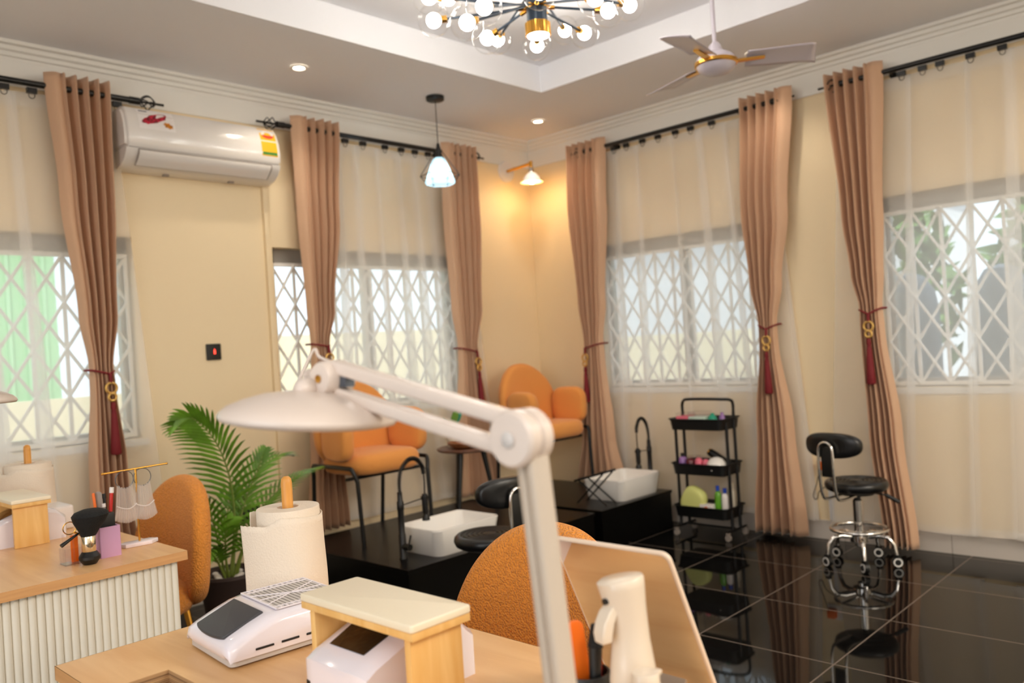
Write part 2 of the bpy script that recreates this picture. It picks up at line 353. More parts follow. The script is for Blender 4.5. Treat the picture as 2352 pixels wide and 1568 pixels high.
# windows
def window(n, axis, h, label):
    u0, u1, z0, z1 = h
    def bx(b, u, d, z, su, sd, sz): b.box((u, d, z) if axis == 'y' else (d, u, z), (su, sd, sz) if axis == 'y' else (sd, su, sz))
    w = thing('window_%d' % n, label, 'window', ((u0+u1)/2, .1, z0) if axis == 'y' else (.1, (u0+u1)/2, z0)); w['kind'] = 'structure'
    L = w.location
    def mk(name, m, lst):
        b = B()
        for a in lst: bx(b, *a)
        bmesh.ops.translate(b.bm, vec=-L, verts=b.bm.verts[:]); return b.obj(name, m, w, smooth=0)
    um, uw, zm, zh = (u0+u1)/2, u1-u0, (z0+z1)/2, z1-z0
    mk('window_frame', 'alufr', [(um, .1, z1-.05, uw, .05, .10), (um, .1, z0+.025, uw, .05, .05), (u0+.025, .1, zm, .05, .05, zh), (u1-.025, .1, zm, .05, .05, zh)])
    mk('mullion', 'alufr', [(um, .1, zm, .07, .045, zh)])
    mk('glass', 'pane', [(um, .1, zm, uw-.04, .004, zh-.04)])
    mk('sill', 'white', [(um, .02, z0-.02, uw+.06, .06, .035)])
    # expanding security grille
    g = B(); d = .05
    def pt(u, dd, z): return Vector((u, dd, z) if axis == 'y' else (dd, u, z))
    nb = max(4, round(uw/.155)); st = (uw-.04)/nb; zz0, zz1 = z0+.02, z1-.10
    for k in range(nb+1):
        u = u0+.02+st*k; bx(g, u, d, (zz0+zz1)/2, .018, .012, zz1-zz0)
    for z in (zz0, zz1): bx(g, um, d, z, uw-.02, .022, .022)
    nz = 4; sz = (zz1-zz0)/nz
    for k in range(nb):
        ua, ub = u0+.02+st*k, u0+.02+st*(k+1)
        for j in range(nz):
            za, zb = zz0+sz*j, zz0+sz*(j+1)
            for (p, q, dd) in ((pt(ua, d-.012, za), pt(ub, d-.012, zb), 0), (pt(ua, d+.012, zb), pt(ub, d+.012, za), 0)):
                g.tube([p, q], .0085, 6)
    tag(g.obj('security_grille', 'grille'), 'white expanding diamond security grille '+label.replace('window ', '', 1), 'grille', 'security grilles')
window(1, 'y', HL[0], 'window behind the sheer at the far left edge')
window(2, 'y', HL[1], 'window between the air conditioner and the room corner')
window(3, 'x', HR[0], 'window behind the three-tier trolley')
window(4, 'x', HR[1], 'window behind the sheer at the right edge')

# ------------------------------------------------------------------ exterior seen through the sheers
b = B(); b.box((3, 3, -.3), (22, 22, .2)); struct(b, 'ground_yard', 'concrete')
b = B(); b.box((.3, 2.6, .6), (3.9, .12, 1.9)); struct(b, 'wall_garden', 'cream_wall', 'cream garden wall outside beyond the left side windows')
b = B(); b.box((-4.7, 2.6, .45), (6.0, .12, 1.35)); struct(b, 'wall_yard', 'cream_wall', 'low cream yard wall outside the far left window')
b = B(); b.box((2.6, 1.0, .6), (.12, 3.0, 1.46)); struct(b, 'wall_lane', 'cream_wall', 'cream lane wall outside beyond the trolley window')
b = B(); b.box((-3.45, 3.6, 1.2), (2.0, .15, 3.2))
for k in range(14): b.box((-4.38+.14*k, 3.5, 1.2), (.03, .05, 3.2))
tag(b.obj('garden_gate', 'gpaint', smooth=0), 'green ribbed metal panel outside the far left window', 'gate')
b = B(); b.box((6.5, 1.0, 1.4), (2.0, 4.5, 3.2)); b.add([(5.2, -1.5, 3.0), (7.8, -1.5, 3.0), (7.8, 3.5, 3.0), (5.2, 3.5, 3.0), (6.5, -1.2, 3.7), (6.5, 3.2, 3.7)], [(0, 1, 4), (1, 2, 5, 4), (2, 3, 5), (3, 0, 4, 5)])
tag(b.obj('house', 'neigh', smooth=0), 'pale grey neighbouring house outside beyond the trolley window', 'house')
def shrub(c, r, h, label, seed):
    rnd = random.Random(seed); b = B()
    for k in range(420):
        a, e = rnd.uniform(0, 2*PI), rnd.uniform(-.4, 1.2); q = rnd.uniform(.55, 1)
        p = Vector((c[0]+r*q*math.cos(a)*math.cos(e), c[1]+r*q*math.sin(a)*math.cos(e), c[2]+h*.5+h*.5*q*math.sin(e)))
        d = Vector((rnd.uniform(-1, 1), rnd.uniform(-1, 1), rnd.uniform(-1, 1))).normalized(); s = d.orthogonal().normalized()*.06
        b.add([p-s, p+d*.16+s*.2, p+s, p-d*.10], [(0, 1, 2, 3)])
    b.tube([(c[0], c[1], -.2), (c[0], c[1], c[2]+h*.6)], .05, 6)
    tag(b.obj('garden_shrub', 'foliage', smooth=0, fix=False), label, 'shrub', 'shrubs outside the right hand window')
shrub((2.0, -2.05, .2), .55, 2.4, 'leafy shrub outside nearest the trolley window', 3)
shrub((2.0, -3.3, .2), .55, 2.2, 'leafy shrub outside the window at the right edge', 4)
for k, (y, l) in enumerate(((-2.62, 'grey round-topped drum outside, nearer the tasselled drape'), (-3.16, 'grey round-topped drum outside, close to the right edge'))):
    b = B(); b.lathe([(0, -.2), (.17, -.2), (.17, 1.35), (.15, 1.5), (.09, 1.6), (0, 1.63)], (.8, y+.02, 0), 20)
    tag(b.obj('water_drum', 'drum'), l, 'drum', 'drums outside the right edge window')

# ------------------------------------------------------------------ curtains
def place(axis, u, d, z): return Vector((u, -d, z)) if axis == 'y' else Vector((-d, u, z))
def rod(axis, u0, u1, fin, rings, label):
    """u0<u1 along wall, fin: which ends carry a finial"""
    um = (u0+u1)/2; Z = 2.725
    t = thing('curtain_rod', label, 'curtain rod', place(axis, um, .1, Z), 0, 'black curtain rods')
    L = t.location
    def fin_(b, m, nm): bmesh.ops.translate(b.bm, vec=-L, verts=b.bm.verts[:]); return b.obj(nm, m, t)
    b = B(); a0, a1 = u0+(.15 if -1 in fin else 0), u1-(.15 if 1 in fin else 0)
    b.tube([place(axis, a0, .1, Z), place(axis, a1, .1, Z)], .0155, 12); fin_(b, 'rod', 'pole')
    for s in fin:
        b = B(); e = a0 if s < 0 else a1
        b.tube([place(axis, e-s*.03, .1, Z), place(axis, e+s*.02, .1, Z)], .019, 12)
        b.tube([place(axis, e+s*.02, .1, Z), place(axis, e+s*.15, .1, Z)], [.006, .007], 8)
        for k in range(5):
            pts = []
            for q in range(13):
                f = q/12; an = 2*PI*k/5+f*2.2; rad = .034*math.sin(PI*f)+.004
                v = place(axis, e+s*(.02+.085*f), .1, Z); w = Vector((0, math.cos(an)*rad, math.sin(an)*rad)) if axis == 'y' else Vector((math.cos(an)*rad, 0, math.sin(an)*rad))
                pts.append(v+w)
            b.tube(pts, .0032, 6)
        fin_(b, 'rod', 'finial')
    for u in (a0+.25, a1-.25):
        b = B()
        b.tube([place(axis, u, 0, Z), place(axis, u, .1, Z)], .008, 8); b.lathe([(0, 0), (.025, 0), (.02, .012), (0, .012)], place(axis, u, 0, Z), 14, RX(90) if axis == 'y' else RY(-90))
        fin_(b, 'rod', 'bracket')
    for u in rings:
        b = B(); b.box(place(axis, u, .085, Z-.030), (.045, .02, .026) if axis == 'y' else (.02, .045, .026))
        pts = [place(axis, u+.014*math.cos(2*PI*k/14), .085, Z-.052+.016*math.sin(2*PI*k/14)) for k in range(14)]
        b.tube(pts, .002, 6, closed=True); fin_(b, 'rod', 'glider')
    return t
rod('y', -5.3, -3.02, (1,), [-4.9, -4.6, -4.3, -4.05, -3.78, -3.66, -3.26], 'black curtain rod at the left, ending over the air conditioner')
rod('y', -2.47, -.605, (-1, 1), [-1.84, -1.70, -1.52, -1.38, -1.26, -1.14], 'black curtain rod from the air conditioner to the room corner')
rod('x', -2.30, -.50, (-1, 1), [-.92, -1.03, -1.17, -1.3, -1.44, -1.56, -1.72], 'black curtain rod above the trolley window')
rod('x', -4.9, -2.45, (1,), [-2.92, -3.03, -3.12, -3.27, -3.42, -3.6, -3.8], 'black curtain rod at the right edge')

def lerp_rows(rows, z):
    for (z0, *a), (z1, *c) in zip(rows, rows[1:]):
        if z0 >= z >= z1:
            t = (z0-z)/(z0-z1); t = t*t*(3-2*t); return [x+(y-x)*t for x, y in zip(a, c)]
    return list(rows[-1][1:])
def drape(axis, rows, flat, label, tie, nf=4.5):
    """rows: (z, u_left, u_right, fold depth) ; flat: -1/1 side with a flat panel; tie: (z, u0, u1, uring)"""
    b = B(); nu, nv = 150, 70; ztop, zbot = rows[0][0], rows[-1][0]
    def fn(i, j):
        z = ztop+(zbot-ztop)*j; a, c, dep = lerp_rows(rows, z)
        w = .24
        if flat < 0: ph = 0 if i < w else (i-w)/(1-w)
        elif flat > 0: ph = i/(1-w) if i < 1-w else 1
        else: ph = i
        nn = nf; s = math.sin(2*PI*nn*ph+.4)
        s = math.copysign(abs(s)**.7, s)
        if (flat < 0 and i < w): k = i/w; y = .114+1.25*dep*(.45*math.sin(PI*(k-.1)*1.1)+.39*k)
        elif (flat > 0 and i > 1-w): k = (1-i)/w; y = .114+1.25*dep*(.45*math.sin(PI*(k-.1)*1.1)+.39*k)
        else: y = .114+1.25*dep*s*(1+.15*math.sin(9*ph+3))
        ue = i+.012*math.cos(4*PI*nn*ph)
        u = a+(c-a)*ue
        return place(axis, u, max(.068, y), z)
    b.grid(fn, nu, nv)
    o = b.obj('drape', 'drape', smooth=180); tag(o, label[0], 'curtain', 'tan drapes')
    md = o.modifiers.new('thick', 'SOLIDIFY'); md.thickness = .003
    # tie back
    z, u0, u1, ur, dz = tie
    t = thing('curtain_tieback', label[1], 'tieback', place(axis, ur, .16, z-.45), 0, 'tasselled tiebacks'); L = t.location
    def f2(b, nm, m): bmesh.ops.translate(b.bm, vec=-L, verts=b.bm.verts[:]); return b.obj(nm, m, t)
    uc, hw = (u0+u1)/2, (u1-u0)/2+.006; pts = []
    for k in range(40):
        an = 2*PI*k/40; u = uc+hw*math.cos(an); fr = (1+math.sin(an))/2
        near = max(0, 1-abs(u-ur)/max(abs(u0-ur), abs(u1-ur)))
        pts.append(place(axis, u, .095+.07*math.sin(an), z-dz*fr*near))
    b = B(); b.tube(pts, .0055, 8, closed=True); b.tube([place(axis, ur, .166, z-dz+.004), place(axis, ur, .17, z-dz-.045)], .009, 8); f2(b, 'cord', 'red')
    zr = z-dz-.07
    for k in range(2):
        b = B(); cz = zr-.045*k; pts = []
        for q in range(24):
            an = 2*PI*q/24; rad = .026 if k == 0 else .018
            v = place(axis, ur+rad*math.cos(an), .172+(.006 if k else 0), cz+rad*math.sin(an)); pts.append(v)
        b.tube(pts, .0065, 8, closed=True); f2(b, 'ring', 'ringg')
    b = B(); zt = zr-.06
    b.lathe([(0, 0), (.008, -.004), (.011, -.02), (.013, -.04), (.010, -.05), (.014, -.07), (.022, -.20), (.026, -.265), (.022, -.272), (0, -.268)], place(axis, ur+.004, .172, zt), 16)
    f2(b, 'tassel', 'red')
    return o
drape('y', [(2.79, -3.615, -3.30, .034), (2.2, -3.575, -3.31, .034), (1.6, -3.52, -3.335, .034), (1.33, -3.485, -3.375, .03), (1.25, -3.487, -3.37, .034), (.83, -3.515, -3.335, .042), (.03, -3.56, -3.26, .05)], -1,
      ('tan pleated drape on the far left, beside the air conditioner', 'red tasselled tieback on the drape at the far left'), (1.325, -3.49, -3.37, -3.405, .025))
drape('y', [(2.79, -2.255, -1.905, .034), (2.2, -2.245, -1.945, .034), (1.6, -2.22, -2.03, .034), (1.40, -2.205, -2.085, .03), (1.3, -2.21, -2.08, .034), (.8, -2.25, -2.05, .042), (.27, -2.30, -2.02, .05)], -1,
      ('tan pleated drape right of the air conditioner', 'red tieback on the drape right of the air conditioner'), (1.40, -2.21, -2.08, -2.115, .02))
drape('y', [(2.79, -1.04, -.705, .034), (2.25, -1.06, -.705, .034), (1.6, -1.035, -.75, .034), (1.33, -.995, -.825, .03), (1.25, -1.0, -.82, .034), (.8, -1.05, -.76, .04), (.27, -1.10, -.68, .05)], -1,
      ('tan drape left of the room corner, behind the side table', 'red tasselled tieback on the drape behind the side table'), (1.32, -1.0, -.82, -.86, .035))
drape('x', [(2.79, -.87, -.505, .034), (2.3, -.845, -.485, .034), (1.6, -.78, -.535, .034), (1.30, -.735, -.57, .03), (1.2, -.74, -.575, .034), (.6, -.79, -.50, .042), (.27, -.86, -.43, .05)], -1,
      ('tan drape right of the room corner, beside the corner armchair', 'red tasselled tieback on the drape beside the corner armchair'), (1.29, -.74, -.57, -.60, .03))
drape('x', [(2.79, -2.295, -1.94, .034), (2.05, -2.22, -1.905, .034), (1.6, -2.15, -1.94, .034), (1.35, -2.10, -1.985, .03), (1.25, -2.10, -1.985, .034), (.7, -2.17, -1.93, .045), (.03, -2.22, -1.87, .05)], -1,
      ('tan pleated drape between trolley and wheeled stool', 'red tasselled tieback on the drape beside the trolley'), (1.345, -2.105, -1.98, -2.05, .03))
drape('x', [(2.79, -2.835, -2.49, .034), (1.95, -2.785, -2.545, .034), (1.6, -2.765, -2.58, .034), (1.4, -2.745, -2.62, .03), (1.3, -2.75, -2.62, .034), (.7, -2.81, -2.63, .042), (.03, -2.86, -2.68, .05)], -1,
      ('tan pleated drape behind the wheeled stool', 'red tasselled tieback on the drape behind the wheeled stool'), (1.395, -2.75, -2.615, -2.68, .03))

def sheer(axis, u0, u1, b0, b1, zb, seed, label, lam=.23, amp=.085):
    rnd = random.Random(seed); b = B(); n = int((u1-u0)*130); ph = [rnd.uniform(0, 6.28) for _ in range(4)]
    def fn(i, j):
        a, c = u0+(b0-u0)*j, u1+(b1-u1)*j; s = (u1-u0)*i
        w1 = 2*PI*s/lam+1.1*math.sin(2*PI*s/.71+ph[0]); w2 = 2*PI*s/.083+ph[1]
        k = .75+.25*j
        u = a+(c-a)*i+k*amp*math.sin(w1)+.004*math.sin(w2)
        y = .042+.016*k*math.cos(w1)+.003*math.cos(w2+j*3)+.003*math.sin(6*j+3*s)
        z = 2.69+(zb-2.69)*j+.006*math.sin(w1*.5+ph[2])*(1 if j > .98 else (.6 if j < .02 else 0))
        return place(axis, u, max(.018, y), z)
    b.grid(fn, n, 26)
    # doubled heading tape and bottom hem
    o = b.obj('sheer_curtain', 'sheer', smooth=180); tag(o, label, 'curtain', 'white sheer curtains')
    b = B(); b.grid(lambda i, j: fn(i, j*.026)+place(axis, 0, .003, 0), n, 3); b.obj('heading', 'sheer', o, smooth=180).matrix_parent_inverse = o.matrix_basis.inverted()
    b = B(); b.grid(lambda i, j: fn(i, .985+j*.015)+place(axis, 0, .003, 0), n, 3); b.obj('hem', 'sheer', o, smooth=180).matrix_parent_inverse = o.matrix_basis.inverted()
    return o
sheer('y', -5.2, -3.30, -5.25, -3.14, .12, 1, 'white sheer curtain over the far left window')
sheer('y', -1.93, -.80, -1.98, -.62, .27, 2, 'white sheer curtain over the window left of the corner', .15, .075)
sheer('x', -2.16, -.72, -2.34, -.60, .12, 3, 'white sheer curtain behind the trolley')
sheer('x', -4.7, -2.60, -4.75, -2.42, .12, 4, 'white sheer curtain at the right edge')

# ------------------------------------------------------------------ things on the walls
def ac():
    x0, x1 = -3.275, -2.385; xm, w = (x0+x1)/2, x1-x0
    t = thing('air_conditioner', 'white wall-mounted split air conditioner with two stickers', 'air conditioner', (xm, 0, 2.36))
    def side(b, pts, xa, xb):
        n = len(pts); vs = [(xa, y, z) for y, z in pts]+[(xb, y, z) for y, z in pts]
        b.add(vs, [tuple(range(n)), tuple(range(2*n-1, n-1, -1))]+[(i, (i+1) % n, n+(i+1) % n, n+i) for i in range(n)])
    body = [(0, .318), (-.12, .318), (-.155, .309), (-.183, .278), (-.202, .225), (-.212, .155), (-.21, .112), (-.20, .095), (0, .095)]
    b = B(); side(b, body, -w/2+.018, w/2-.018); b.obj('front_panel', 'acw', t, smooth=30)
    for s in (-1, 1):
        b = B(); e = [(y*.985, .018+(z-.018)*.985) for y, z in body]; side(b, e, s*(w/2-.018), s*w/2)
        bmesh.ops.bevel(b.bm, geom=[q for q in b.bm.edges if abs(q.verts[0].co.x-s*w/2) < 1e-4 and abs(q.verts[1].co.x-s*w/2) < 1e-4], offset=.014, segments=3, affect='EDGES')
        b.obj('end_cap', 'acw', t, smooth=30)
    low = [(0, .093), (-.198, .093), (-.19, .07), (-.165, .04), (-.12, .012), (-.06, 0), (0, 0)]
    b = B(); side(b, low, -w/2+.004, w/2-.004); b.obj('lower_housing', 'acw', t, smooth=40)
    fl = [(-.200, .085), (-.196, .066), (-.176, .043), (-.138, .016), (-.134, .020), (-.17, .048), (-.19, .07), (-.194, .085)]
    b = B(); side(b, [(y-.004, z-.003) for y, z in fl], -w/2+.07, w/2-.07); b.obj('air_flap', 'acw', t, smooth=40)
    b = B(); b.tube([(-w/2+.065, -.2025, .086), (-w/2+.065, -.199, .065), (-w/2+.065, -.176, .041), (-w/2+.065, -.14, .014), (w/2-.065, -.14, .014), (w/2-.065, -.176, .041), (w/2-.065, -.199, .065), (w/2-.065, -.2025, .086)], .0025, 6, closed=True); b.obj('flap_gap', 'acg', t)
    # stickers follow the curved front: thin strips over the profile
    def front(z):
        for (y0, z0), (y1, z1) in zip(body, body[1:]):
            if min(z0, z1) <= z <= max(z0, z1) and z0 != z1: return y0+(y1-y0)*(z-z0)/(z1-z0)
        return -.21
    def patch(xa, xb, za, zb, off=.0012, n=6):
        b = B(); b.grid(lambda i, j: (xa+(xb-xa)*i, front(za+(zb-za)*j)-off, za+(zb-za)*j), 2, n); return b
    s1 = patch(-w/2+.075, -w/2+.265, .195, .304).obj('flower_sticker', 'lw', t)
    def blob(poly, zc, xc, m, nm, par, off=.0026):
        b = B(); n = len(poly); vs = [(xc+px, front(zc+pz)-off, zc+pz) for px, pz in poly]; b.add([(xc, front(zc)-off, zc)]+vs, [(0, 1+i, 1+(i+1) % n) for i in range(n)]); o = b.obj(nm, m, par); return o
    rnd = random.Random(5)
    blob([((.058+.014*rnd.random())*math.cos(a)*1.0, .026*math.sin(a)+.022*math.cos(a)+.006*rnd.random()) for a in [2*PI*k/22 for k in range(22)]], .252, -w/2+.16, 'flower', 'flower_print', s1)
    blob([((.02+.008*(k % 2))*math.cos(a), (.012+.006*(k % 2))*math.sin(a)-.3*(.02)*math.cos(a)) for k, a in enumerate([2*PI*k/14 for k in range(14)])], .226, -w/2+.228, 'leafo', 'leaf_print', s1)
    blob([(-.022, -.003), (.022, -.003), (.022, .003), (-.022, .003)], .294, -w/2+.108, 'ink', 'text_print', s1)
    s2 = patch(w/2-.125, w/2-.025, .135, .302).obj('energy_label', 'yel', t)
    blob([(.04*math.cos(a), .034*math.sin(a)) for a in [PI*k/12 for k in range(13)]], .258, w/2-.075, 'lw', 'label_arch', s2)
    blob([(.038*math.cos(a), .022*math.sin(a)) for a in [PI+PI*k/12 for k in range(13)]], .260, w/2-.075, 'redl', 'label_dial', s2, .0034)
    blob([(.024*math.cos(a), .016*math.sin(a)) for a in [PI*k/8 for k in range(9)]], .260, w/2-.075, 'yel', 'label_sun', s2, .0034)
    blob([(-.046, -.008), (.046, -.008), (.046, .008), (-.046, .008)], .150, w/2-.075, 'grn', 'label_band', s2)
    for x in (-.18, .2): 
        b = B(); b.box((x, -.05, -.004), (.03, .02, .010)); b.obj('latch', 'acg', t)
ac()
b = B(); b.box((-2.40, -.011, 1.36), (.025, .02, 2.0)); tag(b.obj('conduit', 'wall', smooth=0), 'thin wall-coloured vertical conduit below the air conditioner', 'conduit')
t = thing('light_switch', 'small square black touch switch on the yellow wall', 'switch', (-2.775, 0, 1.34))
b = B(); b.prism(rr(.086, .092, .006), .010, T(0, 0, .046) @ RX(90), .002); b.obj('plate', 'blackp', t)
b = B(); b.box((.004, -.0105, .045), (.010, .0016, .022)); b.box((.004, -.0105, .060), (.004, .0016, .006)); b.obj('indicator', 'redled', t)
t = thing('wall_socket', 'black double wall socket behind the potted palm', 'socket', (-2.63, 0, .395))
b = B(); b.prism(rr(.146, .086, .006), .012, T(0, 0, .043) @ RX(90), .002); b.obj('plate', 'blackp', t)
for s in (-1, 1):
    b = B(); b.box((s*.036, -.014, .055), (.014, .006, .02), bev=.001); b.obj('rocker', 'blackp', t)
t = thing('wall_socket', 'wall socket with orange plug behind the wheeled stool', 'socket', (0, -2.305, .40))
b = B(); b.prism(rr(.09, .09, .006), .012, T(0, 0, .05) @ RZ(-90) @ RX(90), .002); b.obj('plate', 'white', t)
b = B(); b.box((-.03, .01, .055), (.045, .05, .05), bev=.006); b.obj('plug', 'of', t)
b = B(); b.tube(spline([(-.05, .02, .04), (-.06, .04, -.05), (-.055, .07, -.13), (-.05, .05, -.15), (-.05, .03, -.10), (-.04, -.02, -.06), (-.03, -.06, -.02)]), .003, 6); b.obj('cable', 'cable', t)
b = B(); b.box((-.012, -2.332, .235), (.02, .03, .23)); tag(b.obj('conduit', 'pvc', smooth=0), 'short pale conduit on the wall behind the wheeled stool', 'conduit')

# ------------------------------------------------------------------ lamps and fan
def downlight(x, y, label, real=True):
    t = thing('downlight', label, 'downlight', (x, y, ZC-.006), 0, 'ceiling downlights')
    b = B(); b.lathe([(.030, .004), (.034, -.004), (.046, -.002), (.048, .004)], n=24); b.obj('rim', 'trimw', t)
    b = B(); b.lathe([(0, .002), (.031, .002), (.031, .0035), (0, .0035)], n=20); b.obj('lens', 'spot', t)
    light('downlight_beam', 'SPOT', (x, y, ZC-.02), 6, WARM, .03, (0, 0, 0), math.radians(125))
downlight(-2.439, -.53, 'recessed ceiling downlight above the air conditioner')
downlight(-.459, -.537, 'recessed ceiling downlight nearest the room corner')
downlight(-.461, -2.232, 'recessed ceiling downlight behind the fan blade')
for x, y in ((-4.4, -.53), (-.46, -4.0)): light('downlight_beam', 'SPOT', (x, y, ZC-.02), 6, WARM, .03, (0, 0, 0), math.radians(125))  # two more beams added out of view for room light, no fixtures modelled

def pendant():
    t = thing('pendant_lamp', 'black cage pendant lamp with glowing pale blue glass shade', 'pendant lamp', (-1.455, -.545, ZC))
    b = B(); b.lathe([(0, 0), (.058, 0), (.058, -.022), (.05, -.028), (0, -.028)]); b.obj('ceiling_rose', 'blackm', t)
    b = B(); b.tube([(0, 0, -.02), (0, 0, -.33)], .0028, 6); b.obj('cord', 'blackm', t)
    b = B(); b.lathe([(0, -.30), (.008, -.30), (.014, -.33), (.02, -.36), (.02, -.40), (.024, -.41), (0, -.41)], n=16); b.obj('lamp_holder', 'blackm', t)
    b = B(); n = 6
    for k in range(n):
        a = 2*PI*k/n+.3; c2 = 2*PI*(k+1)/n+.3
        p = Vector((.125*math.cos(a), .125*math.sin(a), -.505)); q = Vector((.125*math.cos(c2), .125*math.sin(c2), -.505)); h = Vector((.018*math.cos(a), .018*math.sin(a), -.345)); lo = Vector((.085*math.cos(a), .085*math.sin(a), -.555))
        b.tube([h, p], .0025, 6); b.tube([p, q], .0025, 6); b.tube([p, lo], .0025, 6)
    b.obj('wire_cage', 'blackm', t)
    b = B(); n = 6; rings = [(.034, -.392), (.052, -.43), (.075, -.49), (.098, -.548), (.088, -.562)]
    vs = [(r*math.cos(2*PI*k/n+.3), r*math.sin(2*PI*k/n+.3), z) for r, z in rings for k in range(n)]
    b.add(vs, [(i*n+k, i*n+(k+1) % n, (i+1)*n+(k+1) % n, (i+1)*n+k) for i in range(len(rings)-1) for k in range(n)]); b.obj('glass_shade', 'shade', t, smooth=0)
    b = B(); b.sphere((0, 0, -.49), .032); b.obj('bulb', 'pendl', t)
pendant()

def sconce():
    t = thing('wall_sconce', 'white dome wall sconce on a brass arm glowing warm in the corner', 'wall lamp', (-.27, 0, 2.68))
    b = B(); b.lathe([(0, 0), (.085, 0), (.085, .012), (.078, .02), (0, .022)], n=32, axis=RX(90)); b.obj('wall_plate', 'lw', t)
    b = B(); b.tube([(0, -.015, 0), (0, -.27, .012)], .012, 10); b.tube([(0, -.27, .03), (0, -.27, -.025)], .014, 10); b.obj('arm', 'gold', t)
    b = B(); b.lathe([(0, -.02), (.018, -.02), (.02, -.045), (.018, -.06), (0, -.06)], (0, -.27, 0), 18); b.obj('socket_cup', 'chrome', t)
    b = B(); b.lathe([(.018, -.055), (.04, -.068), (.06, -.092), (.07, -.118), (.088, -.128), (.086, -.131), (.067, -.121), (.057, -.094), (.038, -.072), (.016, -.058)], (0, -.27, 0), 28); b.obj('shade', 'lw', t)
    b = B(); b.sphere((0, -.27, -.118), .026); b.obj('bulb', 'sconl', t)
    light('sconce_light', 'POINT', (-.27, -.27, 2.515), 1.25, (1, .52, .11), .03)
sconce()

def chandelier():
    hx, hy = -2.2, -2.08
    t = thing('chandelier', 'sputnik chandelier of clear glass globes on dark radiating arms', 'chandelier', (hx, hy, ZT))
    b = B(); b.lathe([(0, 0), (.07, 0), (.07, -.03), (.046, -.035), (.046, -.36), (0, -.36)], n=32); b.obj('hub', 'navy', t)
    b = B(); n = 96; pr = []
    for z in (-.36, -.415):
        for k in range(n):
            r = .054+(.003 if k % 4 < 2 else 0); pr.append((r*math.cos(2*PI*k/n), r*math.sin(2*PI*k/n), z))
    b.add(pr, [(k, (k+1) % n, n+(k+1) % n, n+k) for k in range(n)]+[tuple(range(n))]); b.obj('ribbed_collar', 'gold', t, smooth=0)
    b = B(); b.lathe([(0, -.414), (.05, -.414), (.047, -.419), (0, -.42)], n=24); b.obj('diffuser', 'ring', t)
    G = [(-2.54, -1.77, 2.77), (-2.62, -2.06, 2.65), (-2.02, -1.66, 2.835), (-2.278, -1.84, 2.73), (-2.73, -2.27, 2.62), (-2.74, -1.97, 2.757), (-1.87, -1.785, 2.80), (-1.66, -1.80, 2.92),
         (-1.78, -2.017, 2.813), (-1.994, -2.32, 2.77), (-1.779, -2.289, 2.859), (-2.358, -2.523, 2.665), (-2.51, -2.364, 2.705), (-2.3, -1.62, 2.98), (-1.95, -2.50, 2.97), (-2.62, -2.3, 2.93)]
    for k, g in enumerate(G):
        g = Vector(g)-Vector((hx, hy, ZT)); d = Vector((g.x, g.y, 0)).normalized()
        h = d*.046; h.z = -.29 if g.z < -.28 else -.20
        e = g-(g-h).normalized()*.055
        b = B(); b.tube([h, e], .006, 8); o = b.obj('arm', 'navy', t)
        b = B(); b.tube([h, h+(e-h).normalized()*.035], .0095, 10); b.obj('brass_sleeve', 'gold', o)
        b = B(); b.tube([e-(e-h).normalized()*.004, e+(e-h).normalized()*.022], .016, 12); b.obj('brass_socket', 'gold', o)
        b = B(); b.sphere(g, .072, u=32, v=20); b.obj('glass_globe', 'glass', t)
        b = B(); b.sphere(g, .033); b.obj('bulb', 'bulb', t)
chandelier()

def fan():
    c = Vector((-1.217, -2.403, 2.648))
    t = thing('ceiling_fan', 'white three-blade ceiling fan with gold brackets', 'ceiling fan', c)
    top = ZT-c.z
    b = B(); b.tube([(0, 0, .06), (0, 0, top-.05)], .011, 10); b.lathe([(0, top), (.05, top), (.045, top-.05), (.015, top-.075), (0, top-.075)], n=20); b.lathe([(.012, .13), (.03, .11), (.04, .075), (.012, .07)], n=18); b.obj('down_rod', 'fan', t)
    b = B(); b.lathe([(0, .075), (.06, .072), (.092, .05), (.10, .03), (0, .03)], n=36); b.obj('motor_housing', 'fan', t)
    b = B(); b.lathe([(.098, .032), (.107, .028), (.107, .012), (.098, .008)], n=36); b.obj('gold_ring', 'gold', t)
    b = B(); b.lathe([(.099, .012), (.09, -.008), (.065, -.028), (.03, -.038), (0, -.04)], n=36); b.obj('bottom_cover', 'fan', t)
    base_a = math.degrees(math.atan2(-.359, .269))
    for k, rr_ in enumerate((base_a, base_a+120, base_a+240)):
        mt = RZ(rr_)
        b = B()
        for a0, a1, w0, w1 in ((.09, .24, .018, .013),):
            b.merge_box = None
            b.add([mt @ Vector(v) for v in ((a0, -w0, .018), (a1, -w1, .024), (a1, w1, .024), (a0, w0, .018), (a0, -w0, .028), (a1, -w1, .034), (a1, w1, .034), (a0, w0, .028))], [(0, 1, 2, 3), (4, 5, 6, 7), (0, 1, 5, 4), (1, 2, 6, 5), (2, 3, 7, 6), (3, 0, 4, 7)])
        br = b.obj('blade_bracket', 'gold', t, smooth=20)
        b = B(); pit_ = math.radians(-14)
        def fn(i, j):
            x = .15+.34*i; w = .068+.016*i; y = (j-.5)*2*w+(.02*(i-.5) if i > .9 else 0); x2 = x+(.03*(j-.5) if i > .95 else 0)
            z = .036+y*math.tan(pit_)-.006*(2*j-1)**2
            return mt @ Vector((x2, y, z))
        b.grid(fn, 10, 9); o = b.obj('blade', 'fan', t, smooth=60); s = o.modifiers.new('thick', 'SOLIDIFY'); s.thickness = .003
fan()

